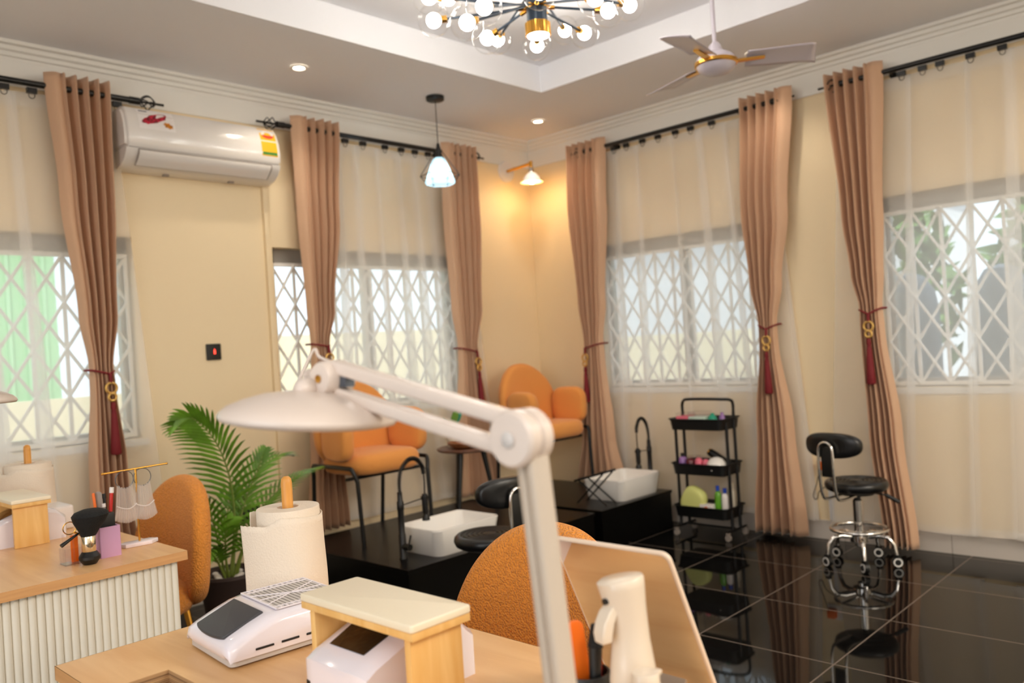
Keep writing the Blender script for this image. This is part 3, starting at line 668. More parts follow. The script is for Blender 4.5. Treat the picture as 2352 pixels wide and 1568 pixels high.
# ------------------------------------------------------------------ pedicure platforms, basins, taps
PH = .25
def platform(x0, x1, label):
    y0, y1 = -1.265, -.165
    t = thing('pedicure_platform', label, 'platform', ((x0+x1)/2, (y0+y1)/2, 0), 0, 'black pedicure platforms')
    b = B(); b.box((0, 0, (PH-.02)/2), (x1-x0-.012, y1-y0-.012, PH-.02)); b.obj('plinth', 'plat', t, smooth=0)
    b = B(); b.box((0, 0, PH-.01), (x1-x0, y1-y0, .02), bev=.002); b.obj('platform_top', 'plat', t, smooth=0)
platform(-2.478, -1.0, 'long black pedicure platform under the left orange armchair')
platform(-.93, -.14, 'black pedicure platform in the corner beside the trolley')
def basin():
    t = thing('pedicure_basin', '', 'basin', (-2.02, -1.065, PH), 0, 'white pedicure basins')
    w, d, h = .47, .34, .14
    secs = [(w*.90, d*.88, .05, 0), (w*.93, d*.91, .055, .012), (w, d, .045, h-.006), (w-.006, d-.006, .043, h), (w-.018, d-.018, .038, h), (w-.026, d-.026, .036, h-.006), (w*.82, d*.78, .05, .04), (w*.74, d*.68, .05, .026), (w*.2, d*.2, .03, .022)]
    b = B(); ol = [[(x, y, z) for x, y in rr(a, c, r, 6)] for a, c, r, z in secs]; n = len(ol[0])
    b.add([p for o in ol for p in o], [(i*n+k, i*n+(k+1) % n, (i+1)*n+(k+1) % n, (i+1)*n+k) for i in range(len(ol)-1) for k in range(n)]+[tuple(range(n)), tuple(range((len(ol)-1)*n, len(ol)*n))])
    b.obj('bowl', 'ceram', t, smooth=35)
    b = B(); b.lathe([(0, .0245), (.018, .0245), (.022, .0225), (.022, .0215), (0, .0215)], n=18); b.obj('drain', 'chrome', t)
    return t
ba = basin(); ba['label'] = 'white rectangular basin in front of the left orange armchair'
dup(ba, (-.435, -1.065, PH), 0, 'white rectangular basin beside the black folding footrest')
def tap():
    t = thing('pull_down_faucet', '', 'faucet', (-2.34, -1.06, PH), 0, 'black spring faucets')
    b = B(); b.lathe([(0, 0), (.022, 0), (.022, .006), (.019, .01), (.019, .125), (.0165, .13), (.0165, .25), (.018, .255), (.018, .295), (.014, .30), (.013, .345), (0, .345)], n=20); b.obj('post', 'blackm', t)
    path = spline([(0, 0, .33), (.002, 0, .40), (.025, 0, .465), (.075, 0, .503), (.125, 0, .497), (.16, 0, .455), (.167, 0, .43)], 10)
    b = B(); b.tube(path, .0055, 8); b.obj('hose', 'blackm', t)
    b = B(); pts = []; N = 42*10
    L = len(path)-1
    for k in range(N+1):
        f = k/N*L*.93; i = min(int(f), L-1); p = path[i].lerp(path[i+1], f-i); tg = (path[min(i+2, L)]-path[max(i-1, 0)]).normalized()
        nx = Vector((0, 1, 0)); ny = tg.cross(nx); a = 2*PI*k/10; pts.append(p+(nx*math.cos(a)+ny*math.sin(a))*.0105)
    b.tube(pts, .0022, 5); b.obj('spring', 'blackm', t)
    b = B(); b.tube([(.165, 0, .44), (.168, 0, .415)], .011, 12); b.tube([(.168, 0, .418), (.170, 0, .37), (.166, 0, .30)], .004, 8); b.lathe([(0, .31), (.013, .308), (.0165, .29), (.0165, .21), (.013, .20), (.020, .185), (.021, .168), (0, .166)], (.166, 0, 0), 18); b.obj('spray_head', 'blackm', t)
    b = B(); b.tube([(.015, 0, .275), (.155, 0, .287)], .0035, 8); b.lathe([(.018, .278), (.021, .278), (.021, .296), (.018, .296)], (.166, 0, 0), 18); b.obj('holder_arm', 'blackm', t)
    b = B(); b.tube([(0, -.012, .065), (0, -.06, .065)], .017, 14); b.tube([(0, -.05, .075), (.012, -.055, .125)], .0045, 8); b.obj('lever', 'blackm', t)
    return t
tp = tap(); tp['label'] = 'black spring faucet on the left end of the long platform'
dup(tp, (-.172, -1.12, PH), 187, 'black spring faucet at the basin beside the trolley')
# push basin a little from the tap
def footrest():
    t = thing('folding_footrest', 'black folding metal footrest crossing its legs beside the corner basin', 'footrest', (-.765, -1.09, PH))
    for k, x in enumerate((-.05, .05)):
        b = B(); b.tube([(x, .115, .006), (x, -.11, .21)], .0055, 8); b.obj('leg', 'blackm', t)
        b = B(); b.tube([(x+.008, -.12, .006), (x+.008, .10, .155)], .0055, 8); b.obj('leg', 'blackm', t)
        b = B(); b.tube([(x, .13, .15), (x, -.135, .225)], .007, 8); b.obj('top_rail', 'blackm', t)
    for y, z in ((.12, .153), (-.125, .222), (0, .187)):
        b = B(); b.tube([(-.06, y, z), (.06, y, z)], .006, 8); b.obj('cross_bar', 'blackm', t)
footrest()

# ------------------------------------------------------------------ boucle chairs
def superell(n, w, h, e): 
    out = []
    for k in range(n):
        a = 2*PI*k/n; c, s = math.cos(a), math.sin(a); out.append((w*math.copysign(abs(c)**(2/e), c), h*math.copysign(abs(s)**(2/e), s)))
    return out
def cushion(b, outline, thick, mt, curve=None, nr=5, edge=.85):
    """padded slab: outline in xy, rounded rim, along z"""
    n = len(outline); secs = []
    for k in range(nr+1):
        a = -PI/2+PI*k/nr; secs.append((1-(1-math.cos(a))*(1-edge), thick/2*math.sin(a)))
    rows = [(.0, -thick/2*1.08), (.55, -thick/2*1.06)]+secs+[(.55, thick/2*1.06), (.0, thick/2*1.08)]
    vs = []
    for s, z in rows:
        for x, y in outline:
            v = Vector((x*s, y*s, z))
            if curve: v = curve(v)
            vs.append(mt @ v)
    b.add(vs, [(i*n+k, i*n+(k+1) % n, (i+1)*n+(k+1) % n, (i+1)*n+k) for i in range(len(rows)-1) for k in range(n)])
    bmesh.ops.remove_doubles(b.bm, verts=b.bm.verts[:], dist=1e-5)
def armchair():
    t = thing('lounge_armchair', '', 'armchair', (-2.045, -.415, PH), 0, 'orange armchairs on the platforms')
    b = B(); ol = superell(40, .25, .25, 3.2); cushion(b, ol, .115, T(0, -.02, .435), lambda v: Vector((v.x, v.y, v.z-.02*max(0, (-v.y-.12))*4*0+.012*math.cos(v.x*5))), edge=.86); b.obj('seat', 'orange', t, smooth=180)
    # oval back, narrowing to the seat
    ol = []
    for k in range(56):
        a = 2*PI*k/56; c, s = math.cos(a), math.sin(a)
        w = .29 if s > 0 else .29-.055*s*s; ol.append((w*c, (.33*s if s > 0 else .23*math.copysign(abs(s)**.75, s))))
    b = B(); cushion(b, ol, .085, T(0, .175, .60) @ RX(90-5), lambda v: Vector((v.x, v.y, v.z+.35*v.x*v.x*2)), edge=.88); b.obj('backrest', 'orange', t, smooth=180)
    for s in (-1, 1):
        ol = [(x, y) for x, y in superell(36, .145, .135, 3.4)]
        b = B(); cushion(b, ol, .075, T(s*.256, -.055, .60) @ RZ(s*6) @ RX(90) @ RY(90), edge=.84); b.obj('armrest', 'orange', t, smooth=180)
        b = B(); b.tube(spline([(s*.255, -.225, .36), (s*.272, -.205, .425), (s*.275, -.15, .435), (s*.275, .13, .435), (s*.27, .185, .425), (s*.255, .21, .36)], 5), .0125, 10); b.obj('side_rail', 'blackm', t)
        b = B(); b.tube([(s*.255, -.225, .365), (s*.25, -.245, 0)], .0125, 10); b.obj('leg', 'blackm', t)
        b = B(); b.tube([(s*.255, .21, .365), (s*.25, .245, 0)], .0125, 10); b.obj('leg', 'blackm', t)
    b = B(); b.tube([(-.27, -.14, .37), (.27, -.14, .37)], .010, 8); b.obj('cross_bar', 'blackm', t)
    return t
ar = armchair(); ar['label'] = 'orange fabric armchair on the long platform behind the desk lamp'
dup(ar, (-.505, -.43, PH), 0, 'orange fabric armchair in the room corner under the sconce')

def boucle_chair():
    t = thing('boucle_chair', '', 'chair', (-3.72, -3.13, 0), -90, 'orange boucle desk chairs')
    # local: front is -y (towards desk after rotation), back at +y
    ol = []
    for k in range(64):
        a = 2*PI*k/64; c, s = math.cos(a), math.sin(a); ol.append((.295*math.copysign(abs(c)**.9, c)*(1 if s > 0 else 1-.14*s*s), (.345*s if s > 0 else .17*math.copysign(abs(s)**.7, s))))
    b = B(); cushion(b, ol, .085, T(0, .20, .535) @ RX(90-6), lambda v: Vector((v.x, v.y, v.z+.75*v.x*v.x)), edge=.86); bb = b.obj('backrest', 'boucle', t, smooth=180)
    bb.modifiers.new('fine', 'SUBSURF').levels = 1; bb.modifiers['fine'].render_levels = 2
    b = B(); cushion(b, superell(40, .25, .235, 3), .11, T(0, -.045, .43), edge=.86); b.obj('seat', 'boucle', t, smooth=180)
    for x, y in ((-.2, -.2), (.2, -.2), (-.2, .16), (.2, .16)):
        b = B(); b.tube([(x*.8, y*.8, .39), (x*1.1, y*1.1, 0)], [.014, .009], 10); b.obj('leg', 'gold', t)
    b = B(); b.lathe([(0, .372), (.19, .372), (.19, .384), (0, .384)], n=24); b.obj('seat_plate', 'gold', t)
    return t
bc = boucle_chair(); bc['label'] = 'orange boucle chair at the near desk behind the lamp pole'
dup(bc, (-3.74, -1.165, 0), -90, 'orange boucle chair at the left desk beside the palm')

# ------------------------------------------------------------------ side table with plant and bowl
t = thing('side_table', 'small round walnut side table with black legs between the armchairs', 'side table', (-1.27, -.44, PH))
b = B(); b.lathe([(0, .395), (.19, .395), (.202, .402), (.202, .412), (.195, .418), (0, .418)], n=40); b.obj('table_top', 'walnut', t)
for a in (200, 320, 80):
    b = B(); r0, r1 = .10, .17; c, s = math.cos(math.radians(a)), math.sin(math.radians(a)); b.tube([(r0*c, r0*s, .397), (r1*c, r1*s, 0)], [.019, .011], 12); b.obj('leg', 'blackm', t)
zt = PH+.418
b = B(); b.lathe([(0, 0), (.05, 0), (.085, .018), (.105, .042), (.101, .044), (.08, .024), (.045, .008), (0, .007)], (-1.35, -.49, zt), 28); tag(b.obj('wooden_bowl', 'bowlw'), 'shallow brown wooden bowl on the round side table', 'bowl')
t = thing('tabletop_plant', 'small potted plant with green and bluish leaves on the side table', 'plant', (-1.31, -.345, zt))
b = B(); b.lathe([(0, 0), (.036, 0), (.046, .085), (.041, .085), (.034, .01), (0, .01)], n=18); b.obj('pot', 'cream', t)
rnd = random.Random(11)
for k in range(16):
    a = rnd.uniform(0, 6.28); l = rnd.uniform(.13, .23); e = rnd.uniform(.35, 1.3); b = B()
    d = Vector((math.cos(a)*math.cos(e), math.sin(a)*math.cos(e), math.sin(e))); s = d.cross(Vector((0, 0, 1))).normalized()
    p0 = Vector((0, 0, .075)); vs = []
    for f, w in ((0, .003), (.3, .016), (.6, .030), (.85, .022), (1, .001)):
        q = p0+d*l*f-Vector((0, 0, .05*f*f)); vs += [q-s*w, q+Vector((0, 0, -.003)), q+s*w]
    b.add(vs, [f for i in range(4) for f in ((i*3, i*3+1, i*3+4, i*3+3), (i*3+1, i*3+2, i*3+5, i*3+4))]); b.obj('leaf', 'leaf' if k % 3 else 'teal', t, fix=False)

# ------------------------------------------------------------------ wheeled stools
def stool(h, ring):
    t = thing('wheeled_stool', '', 'stool', (0, 0, 0), 0, 'black wheeled stools')
    b = B(); pr = [(0, h-.055), (.14, h-.055), (.158, h-.045), (.166, h-.025), (.162, h-.008), (.150, h+.002)]
    for k in range(5):
        r = .135-.022*k; pr += [(r, h+.002), (r-.005, h-.006), (r-.011, h-.006), (r-.016, h+.002)]
    pr += [(.02, h+.001), (0, h+.0015)]
    b.lathe(pr, n=48); b.obj('seat', 'blackl', t, smooth=50)
    b = B(); b.lathe([(0, h-.058), (.09, h-.058), (.09, h-.075), (.03, h-.085), (.018, h-.085), (.018, h-.13), (0, h-.13)], n=24); b.obj('swivel_plate', 'blackm', t)
    b = B(); b.lathe([(0, .10), (.026, .10), (.026, h-.11), (.02, h-.105), (0, h-.105)], n=20); b.obj('gas_column', 'chrome', t)
    b = B(); b.lathe([(0, .125), (.05, .125), (.05, .165), (.03, .18), (0, .18)], n=24); b.obj('base_hub', 'chrome', t)
    if ring:
        b = B(); b.tube([(.145*math.cos(2*PI*k/40), .145*math.sin(2*PI*k/40), .195) for k in range(40)], .010, 10, closed=True)
        for k in range(3): b.tube([(0, 0, .17), (.145*math.cos(2*PI*k/3+.2), .145*math.sin(2*PI*k/3+.2), .195)], .007, 8)
        b.obj('foot_ring', 'chrome', t)
    for k in range(5):
        a = 2*PI*k/5+.35; c, s = math.cos(a), math.sin(a)
        b = B(); b.tube([(r*c, r*s, z) for r, z in ((.03, .15), (.10, .162), (.145, .155), (.172, .12), (.182, .065))], [.013, .013, .012, .011, .010], 10); lg = b.obj('leg', 'chrome', t)
        b = B(); rm = T(.185*c, .185*s, .028) @ RZ(math.degrees(a)+90*(k % 2)+20) @ RX(90)
        b.lathe([(0, -.02), (.012, -.02), (.014, -.013), (.028, -.012), (.028, .012), (.014, .013), (.012, .02), (0, .02)], n=18, axis=rm); b.box((.185*c, .185*s, .058), (.026, .026, .018), bev=.004); cs = b.obj('caster', 'blackp', lg)
        b = B(); b.lathe([(.016, -.0135), (.0235, -.0145), (.0235, -.011), (.016, -.011)], n=18, axis=rm); b.lathe([(.016, .0135), (.0235, .0145), (.0235, .011), (.016, .011)], n=18, axis=rm); b.obj('wheel_rim', 'ceram', lg)
    # back pad towards -y
    ol = superell(44, .165, .068, 2.6)
    b = B(); cushion(b, ol, .05, T(0, -.215, h+.215) @ RX(90), lambda v: Vector((v.x, v.y, v.z-1.3*v.x*v.x)), edge=.9); b.obj('backrest', 'blackl', t, smooth=180)
    pts = [(-.042, -.06, h-.07), (-.042, -.20, h-.075), (-.042, -.245, h-.05), (-.042, -.262, h+.05), (-.042, -.262, h+.18), (-.03, -.262, h+.222), (0, -.262, h+.236), (.03, -.262, h+.222), (.042, -.262, h+.18), (.042, -.262, h+.05), (.042, -.245, h-.05), (.042, -.20, h-.075), (.042, -.06, h-.07)]
    b = B(); b.tube(spline(pts, 5), .008, 10); b.obj('back_bracket', 'chrome', t)
    b = B(); b.box((0, -.245, h+.13), (.075, .012, .16), bev=.004); b.obj('bracket_plate', 'blackp', t)
    b = B(); b.tube([(.06, .05, h-.07), (.13, .09, h-.085)], .005, 8); b.tube([(.12, .085, h-.083), (.175, .115, h-.12)], .011, 10); b.obj('height_lever', 'blackp', t)
    return t
s1 = stool(.46, True); s1.location = (-.455, -2.665, 0); s1.rotation_euler = (0, 0, math.radians(-101)); s1['label'] = 'black wheeled stool with chrome ring by the right hand wall'
s2 = dup(s1, (-2.36, -1.73, 0), -13, 'black wheeled stool in front of the long pedicure platform')

# ------------------------------------------------------------------ trolley and what lies on it
def trolley():
    x0, x1, y0, y1 = -.375, -.115, -1.815, -1.415; xm, ym = (x0+x1)/2, (y0+y1)/2
    t = thing('rolling_cart', 'black three-tier rolling cart with curved handle against the sheer curtain', 'trolley', (xm, ym, 0))
    w, d = x1-x0, y1-y0
    for zt in (.765, .475, .20):
        b = B(); secs = [(w-.03, d-.03, .03, zt-.07), (w-.012, d-.012, .035, zt-.008), (w+.008, d+.008, .04, zt), (w+.008, d+.008, .04, zt+.004), (w-.004, d-.004, .035, zt+.004), (w-.016, d-.016, .033, zt-.008), (w-.036, d-.036, .03, zt-.064)]
        ol = [[(x, y, z) for x, y in rr(a, c, r, 5)] for a, c, r, z in secs]; n = len(ol[0])
        b.add([p for o in ol for p in o], [(i*n+k, i*n+(k+1) % n, (i+1)*n+(k+1) % n, (i+1)*n+k) for i in range(len(ol)-1) for k in range(n)]+[tuple(range(n)), tuple(range((len(ol)-1)*n, len(ol)*n))]); b.obj('tray', 'blackp', t, smooth=30)
    for s in (-1, 1):
        y = s*(d/2-.012)
        b = B(); b.tube([(-.05, y, .06), (-.05, y, .74)], .0105, 10); b.obj('post', 'blackm', t)
        b = B(); b.tube([(.05, y, .06), (.05, y, .80)], .0105, 10); b.obj('post', 'blackm', t)
        b = B(); b.tube([(-w/2+.01, y, .055), (w/2-.01, y, .055)], .009, 8); b.obj('base_rail', 'blackm', t)
        for x in (-w/2+.02, w/2-.02):
            b = B(); b.lathe([(0, -.009), (.02, -.008), (.02, .008), (0, .009)], (x, y, .020), 16, RY(90)); b.box((x, y, .047), (.03, .018, .012), bev=.003); b.obj('caster', 'acg', t)
    y = d/2-.012; b = B(); b.tube(spline([(.05, y, .79), (.048, y, .84), (.035, y-.02, .872), (.0, y-.07, .885), (-.01, 0, .888), (0, -y+.07, .885), (.035, -y+.01, .878), (.05, -y, .85), (.05, -y, .79)], 6), .010, 10); b.obj('handle', 'blackm', t)
    b = B(); b.tube([(0, -d/2+.02, .06), (0, d/2-.02, .06)], .007, 8); b.obj('base_rail', 'blackm', t)
    return Vector((xm, ym, 0))
tr = trolley()
def item(b, name, m, label, cat, group=None): return tag(b.obj(name, m), label, cat, group)
Z1, Z2, Z3 = .765-.0635, .475-.0635, .20-.0635
t = thing('storage_box', 'pink box with clear lid on the top trolley tray', 'box', (tr.x-.05, tr.y+.105, Z1))
b = B(); b.box((0, 0, .04), (.10, .085, .08), bev=.004); b.obj('box_body', 'pink', t)
b = B(); b.box((0, 0, .092), (.104, .089, .024), bev=.004); b.obj('box_lid', 'acryl', t)
t = thing('storage_box', 'pale mint box with clear lid on the top trolley tray', 'box', (tr.x-.05, tr.y-.005, Z1))
b = B(); b.box((0, 0, .04), (.11, .115, .08), bev=.004); b.obj('box_body', 'mint', t)
b = B(); b.box((0, 0, .096), (.114, .119, .030), bev=.004); b.obj('box_lid', 'acryl', t)
b = B(); b.lathe([(0, 0), (.028, 0), (.03, .06), (.02, .085), (.012, .09), (.012, .10), (0, .10)], (tr.x-.06, tr.y-.10, Z1), 18); item(b, 'nail_polish_jar', 'teal', 'teal jar at the stool end of the top trolley tray', 'jar')
b = B(); b.lathe([(0, 0), (.018, 0), (.018, .075), (.010, .085), (.010, .10), (0, .10)], (tr.x+.0, tr.y-.135, Z1), 16); item(b, 'small_bottle', 'purple', 'tiny violet bottle beside the teal jar on the trolley', 'bottle')
def bottle(loc, r, h, m, cap, label, group=None, capr=.45, name='bottle'):
    t = thing(name, label, 'bottle', loc, 0, group)
    b = B(); b.lathe([(0, 0), (r*.92, 0), (r, .006), (r, h*.68), (r*.8, h*.78), (r*capr, h*.82), (r*capr, h*.84), (0, h*.84)], n=20); b.obj('bottle_body', m, t)
    b = B(); b.lathe([(0, h*.835), (r*capr*1.2, h*.835), (r*capr*1.15, h), (0, h)], n=18); b.obj('cap', cap, t)
bottle((tr.x-.06, tr.y+.14, Z2), .027, .125, 'purple', 'blackp', 'purple bottle with black cap on the middle trolley tray')
bottle((tr.x-.07, tr.y+.075, Z2), .030, .115, 'wine', 'acryl', 'dark red bottle on the middle trolley tray')
bottle((tr.x-.07, tr.y+.015, Z2), .026, .12, 'pink', 'acryl', 'pink bottle beside the dark red bottle on the trolley')
bottle((tr.x-.065, tr.y-.035, Z2), .024, .11, 'pink', 'acryl', 'pink bottle beside the white dome on the trolley')
b = B(); b.lathe([(0, 0), (.055, 0), (.066, .03), (.066, .045), (.058, .075), (.04, .098), (.015, .108), (0, .109)], (tr.x-.055, tr.y-.105, Z2), 28); item(b, 'dome_lamp', 'ceram', 'white dome-shaped device on the middle trolley tray', 'device')
t = thing('hair_dryer', 'black tubular dryer with gold tip lying on the middle trolley tray', 'dryer', (tr.x+.055, tr.y-.09, Z2+.035))
b = B(); b.tube([(0, .09, .085), (0, -.06, .0)], .026, 16); b.obj('barrel', 'blackp', t)
b = B(); b.tube([(0, .10, .0907), (0, .088, .084)], .022, 16); b.obj('gold_tip', 'gold', t)
b = B(); b.box((tr.x+.02, tr.y+.09, Z2+.05), (.07, .09, .1), bev=.01); item(b, 'clear_pouch', 'acryl', 'clear plastic pouch behind the bottles on the middle tray', 'pouch')
b = B(); cushion(b, superell(40, .095, .085, 2.6), .07, T(tr.x-.06, tr.y+.075, Z3+.092) @ RY(90) @ RZ(28), edge=.8); tag(b.obj('cosmetic_pouch', 'lime', smooth=180), 'lime green rounded pouch on the bottom trolley tray', 'pouch')
t = thing('carton', 'small white carton with orange mark on the bottom trolley tray', 'carton', (tr.x-.07, tr.y-.035, Z3))
b = B(); b.box((0, 0, .04), (.06, .095, .08), bev=.003); b.obj('carton_body', 'wb', t)
b = B(); b.lathe([(0, 0), (.02, 0), (.02, .001), (0, .001)], (-.0305, 0, .048), 16, RY(-90)); b.obj('orange_mark', 'of', t)
bottle((tr.x-.055, tr.y-.10, Z3), .022, .20, 'green', 'blue', 'green bottle with blue cap on the bottom trolley tray')
bottle((tr.x-.045, tr.y-.145, Z3), .024, .185, 'wb', 'blue', 'white bottle with blue cap on the bottom trolley tray')
bottle((tr.x+.065, tr.y-.135, Z3), .026, .20, 'cream', 'cream', 'cream bottle at the back of the bottom trolley tray')

# ------------------------------------------------------------------ potted palm
def palm():
    t = thing('potted_palm', 'leafy areca palm in a dark brown pot by the left wall', 'plant', (-3.06, -.60, 0))
    b = B(); b.lathe([(0, 0), (.105, 0), (.11, .01), (.145, .275), (.15, .28), (.15, .295), (.138, .295), (.132, .265), (0, .265)], n=36); b.obj('pot', 'pot', t)
    b = B(); b.lathe([(0, .268), (.06, .27), (.134, .262)], n=24); b.obj('soil', 'soil', t)
    rnd = random.Random(4)
    for k in range(16):
        a, r = rnd.uniform(0, 6.28), rnd.uniform(.05, .115); b = B(); b.sphere((r*math.cos(a), r*math.sin(a), .276), .014, (1.2, 1, .7), 10, 8); b.obj('pebble', 'pebble', t)
    def frond(pts, ll, n=22, wid=.011, side=None):
        wid *= .78
        path = spline(pts, 8); L = len(path)-1; b = B()
        b.tube(path, [.007-.0055*i/L for i in range(L+1)], 7); st = b.obj('stem', 'stem', t)
        b = B(); s0 = .30
        for k in range(n):
            f = s0+(1-s0)*(k+.5)/n; i = min(int(f*L), L-1); p = path[i].lerp(path[i+1], f*L-i); tg = (path[i+1]-path[i]).normalized()
            sd = tg.cross(Vector(side) if side else Vector((0, 0, 1))).normalized(); nn = sd.cross(tg).normalized()
            g = (f-s0)/(1-s0); l = ll*(math.sin(PI*min(1, .25+.72*g)))**.8*(1-.25*g)
            for s in (-1, 1):
                d = (sd*s*(.75-.35*g)+tg*(.62+.5*g)+nn*.22).normalized(); wv = d.cross(nn).normalized(); vs = []
                for q, w in ((0, .25), (.2, 1), (.5, .95), (.8, .55), (1, .04)):
                    c = p+d*l*q-Vector((0, 0, 1))*l*.30*q*q+nn*0; vs += [c-wv*wid*w, c+nn*.002*w, c+wv*wid*w]
                b.add(vs, [fc for j in range(4) for fc in ((j*3, j*3+1, j*3+4, j*3+3), (j*3+1, j*3+2, j*3+5, j*3+4))])
        b.obj('leaflets', 'leaf', st, fix=False)
    cam_side = (-.70, -.71, 0)   # leaflets of the big fronds spread flat towards the room
    frond([(.0, 0, .26), (.05, .02, .5), (.05, .03, .72), (.0, .05, .92), (-.09, .08, 1.05), (-.16, .09, 1.06)], .28, 26, .012, cam_side)
    frond([(.02, .01, .26), (.07, .03, .5), (.17, .06, .70), (.32, .08, .80), (.44, .09, .80)], .20, 20, .010)
    frond([(.03, -.01, .26), (.08, -.01, .40), (.20, .02, .56), (.42, .06, .68), (.62, .10, .71)], .22, 24, .010)
    frond([(-.02, .01, .26), (-.05, .0, .45), (-.10, -.02, .62), (-.20, -.05, .72)], 0.20, 14, .010, cam_side)
    frond([(.01, .0, .26), (.05, .01, .45), (.12, .02, .62), (.20, .03, .76), (.25, .03, .86)], .22, 15, .010, cam_side)
    frond([(0, -.03, .26), (.03, -.08, .40), (.06, -.16, .50), (.10, -.26, .50)], .17, 16, .010)
    frond([(-.03, -.02, .26), (-.08, -.05, .36), (-.14, -.10, .44), (-.20, -.17, .42)], .15, 16, .010)
    frond([(.03, .03, .26), (.12, .05, .38), (.22, .05, .48), (.30, .03, .48)], .16, 16, .010)
    frond([(.0, .03, .26), (.02, .06, .46), (.07, .10, .60), (.14, .14, .66)], .2, 13, .010, cam_side)
    frond([(-.01, -.01, .26), (-.03, -.03, .38), (-.03, -.05, .50), (.0, -.06, .56)], .16, 12, .010, cam_side)
palm()

# ------------------------------------------------------------------ manicure desks
DZ = .75; DX0, DX1 = -4.49, -3.885
def desk(y0, y1, label, hole=None):
    xm, ym = (DX0+DX1)/2, (y0+y1)/2; w, d = DX1-DX0, y1-y0
    t = thing('manicure_desk', label, 'desk', (xm, ym, 0), 0, 'oak manicure desks')
    b = B(); z0, z1 = DZ-.027, DZ
    if hole:
        hx0, hx1, hy0, hy1 = hole; xs = [DX0, hx0, hx1, DX1]; ys = [y0, hy0, hy1, y1]
        for z in (z0, z1):
            for i in range(3):
                for j in range(3):
                    if i == 1 and j == 1: continue
                    b.add([(xs[i]-xm, ys[j]-ym, z), (xs[i+1]-xm, ys[j]-ym, z), (xs[i+1]-xm, ys[j+1]-ym, z), (xs[i]-xm, ys[j+1]-ym, z)], [(0, 1, 2, 3)])
        bmesh.ops.remove_doubles(b.bm, verts=b.bm.verts[:], dist=1e-5); b.obj('desk_top', 'oak', t, smooth=0)
        b = B(); n = [(hx0-xm, hy0-ym), (hx1-xm, hy0-ym), (hx1-xm, hy1-ym), (hx0-xm, hy1-ym)]
        for i in range(4):
            p, q = n[i], n[(i+1) % 4]; b.add([(*p, z0-.01), (*q, z0-.01), (*q, z1), (*p, z1)], [(0, 1, 2, 3)])
        b.obj('cutout_edge', 'ply', t, smooth=0)
        b = B(); b.box(((hx0+hx1)/2-xm, (hy0+hy1)/2-ym, z0-.07), (hx1-hx0+.01, hy1-hy0+.01, .10)); bmesh.ops.delete(b.bm, geom=[f for f in b.bm.faces if f.normal.z > .5], context='FACES'); b.obj('cutout_tray', 'blackp', t, smooth=0)
    else:
        b.box((0, 0, (z0+z1)/2), (w-.002, d-.002, z1-z0)); b.obj('desk_top', 'oak', t, smooth=0)
    b = B()
    for (cx, cy, sx, sy) in ((0, d/2-.0005, w, .001), (0, -d/2+.0005, w, .001), (w/2-.0005, 0, .001, d), (-w/2+.0005, 0, .001, d)): b.box((cx, cy, (z0+z1)/2), (sx, sy, z1-z0))
    b.obj('edge_band', 'edge', t, smooth=0)
    def fl(p, q, inward, nm):
        """fluted panel between p and q (xy), half-round flutes facing outwards"""
        p, q = Vector((*p, 0)), Vector((*q, 0)); L = (q-p).length; n = max(6, round(L/.021)); dr = (q-p)/L; o = Vector((*inward, 0))*-1; b = B(); pts = []
        for k in range(n):
            for j in range(6):
                a = PI*j/6; pts.append(p+dr*(L*(k+.5-.5*math.cos(a))/n)+o*(.009*math.sin(a)))
        pts.append(q); vs = []
        for v in pts: vs += [(v.x, v.y, .0), (v.x, v.y, z0)]
        m = len(pts); back = [q-o*.018, p-o*.018]
        for v in back: vs += [(v.x, v.y, 0), (v.x, v.y, z0)]
        m += 2; b.add(vs, [(2*i, 2*((i+1) % m), 2*((i+1) % m)+1, 2*i+1) for i in range(m)]); b.obj(nm, 'flute', t, smooth=50)
    ix, iy = w/2-.022, d/2-.03
    fl((-ix, -iy), (ix, -iy), (0, 1), 'side_panel'); fl((ix, iy), (-ix, iy), (0, -1), 'side_panel'); 
    fl((ix-.22, -iy+.02), (ix-.22, iy-.02), (-1, 0), 'front_panel')
desk(-1.977, -.62, 'oak-topped manicure desk with fluted white side at the left edge')
desk(-4.15, -2.705, 'oak-topped manicure desk in front with a square cut-out', (-4.468, -4.362, -3.24, -2.922))

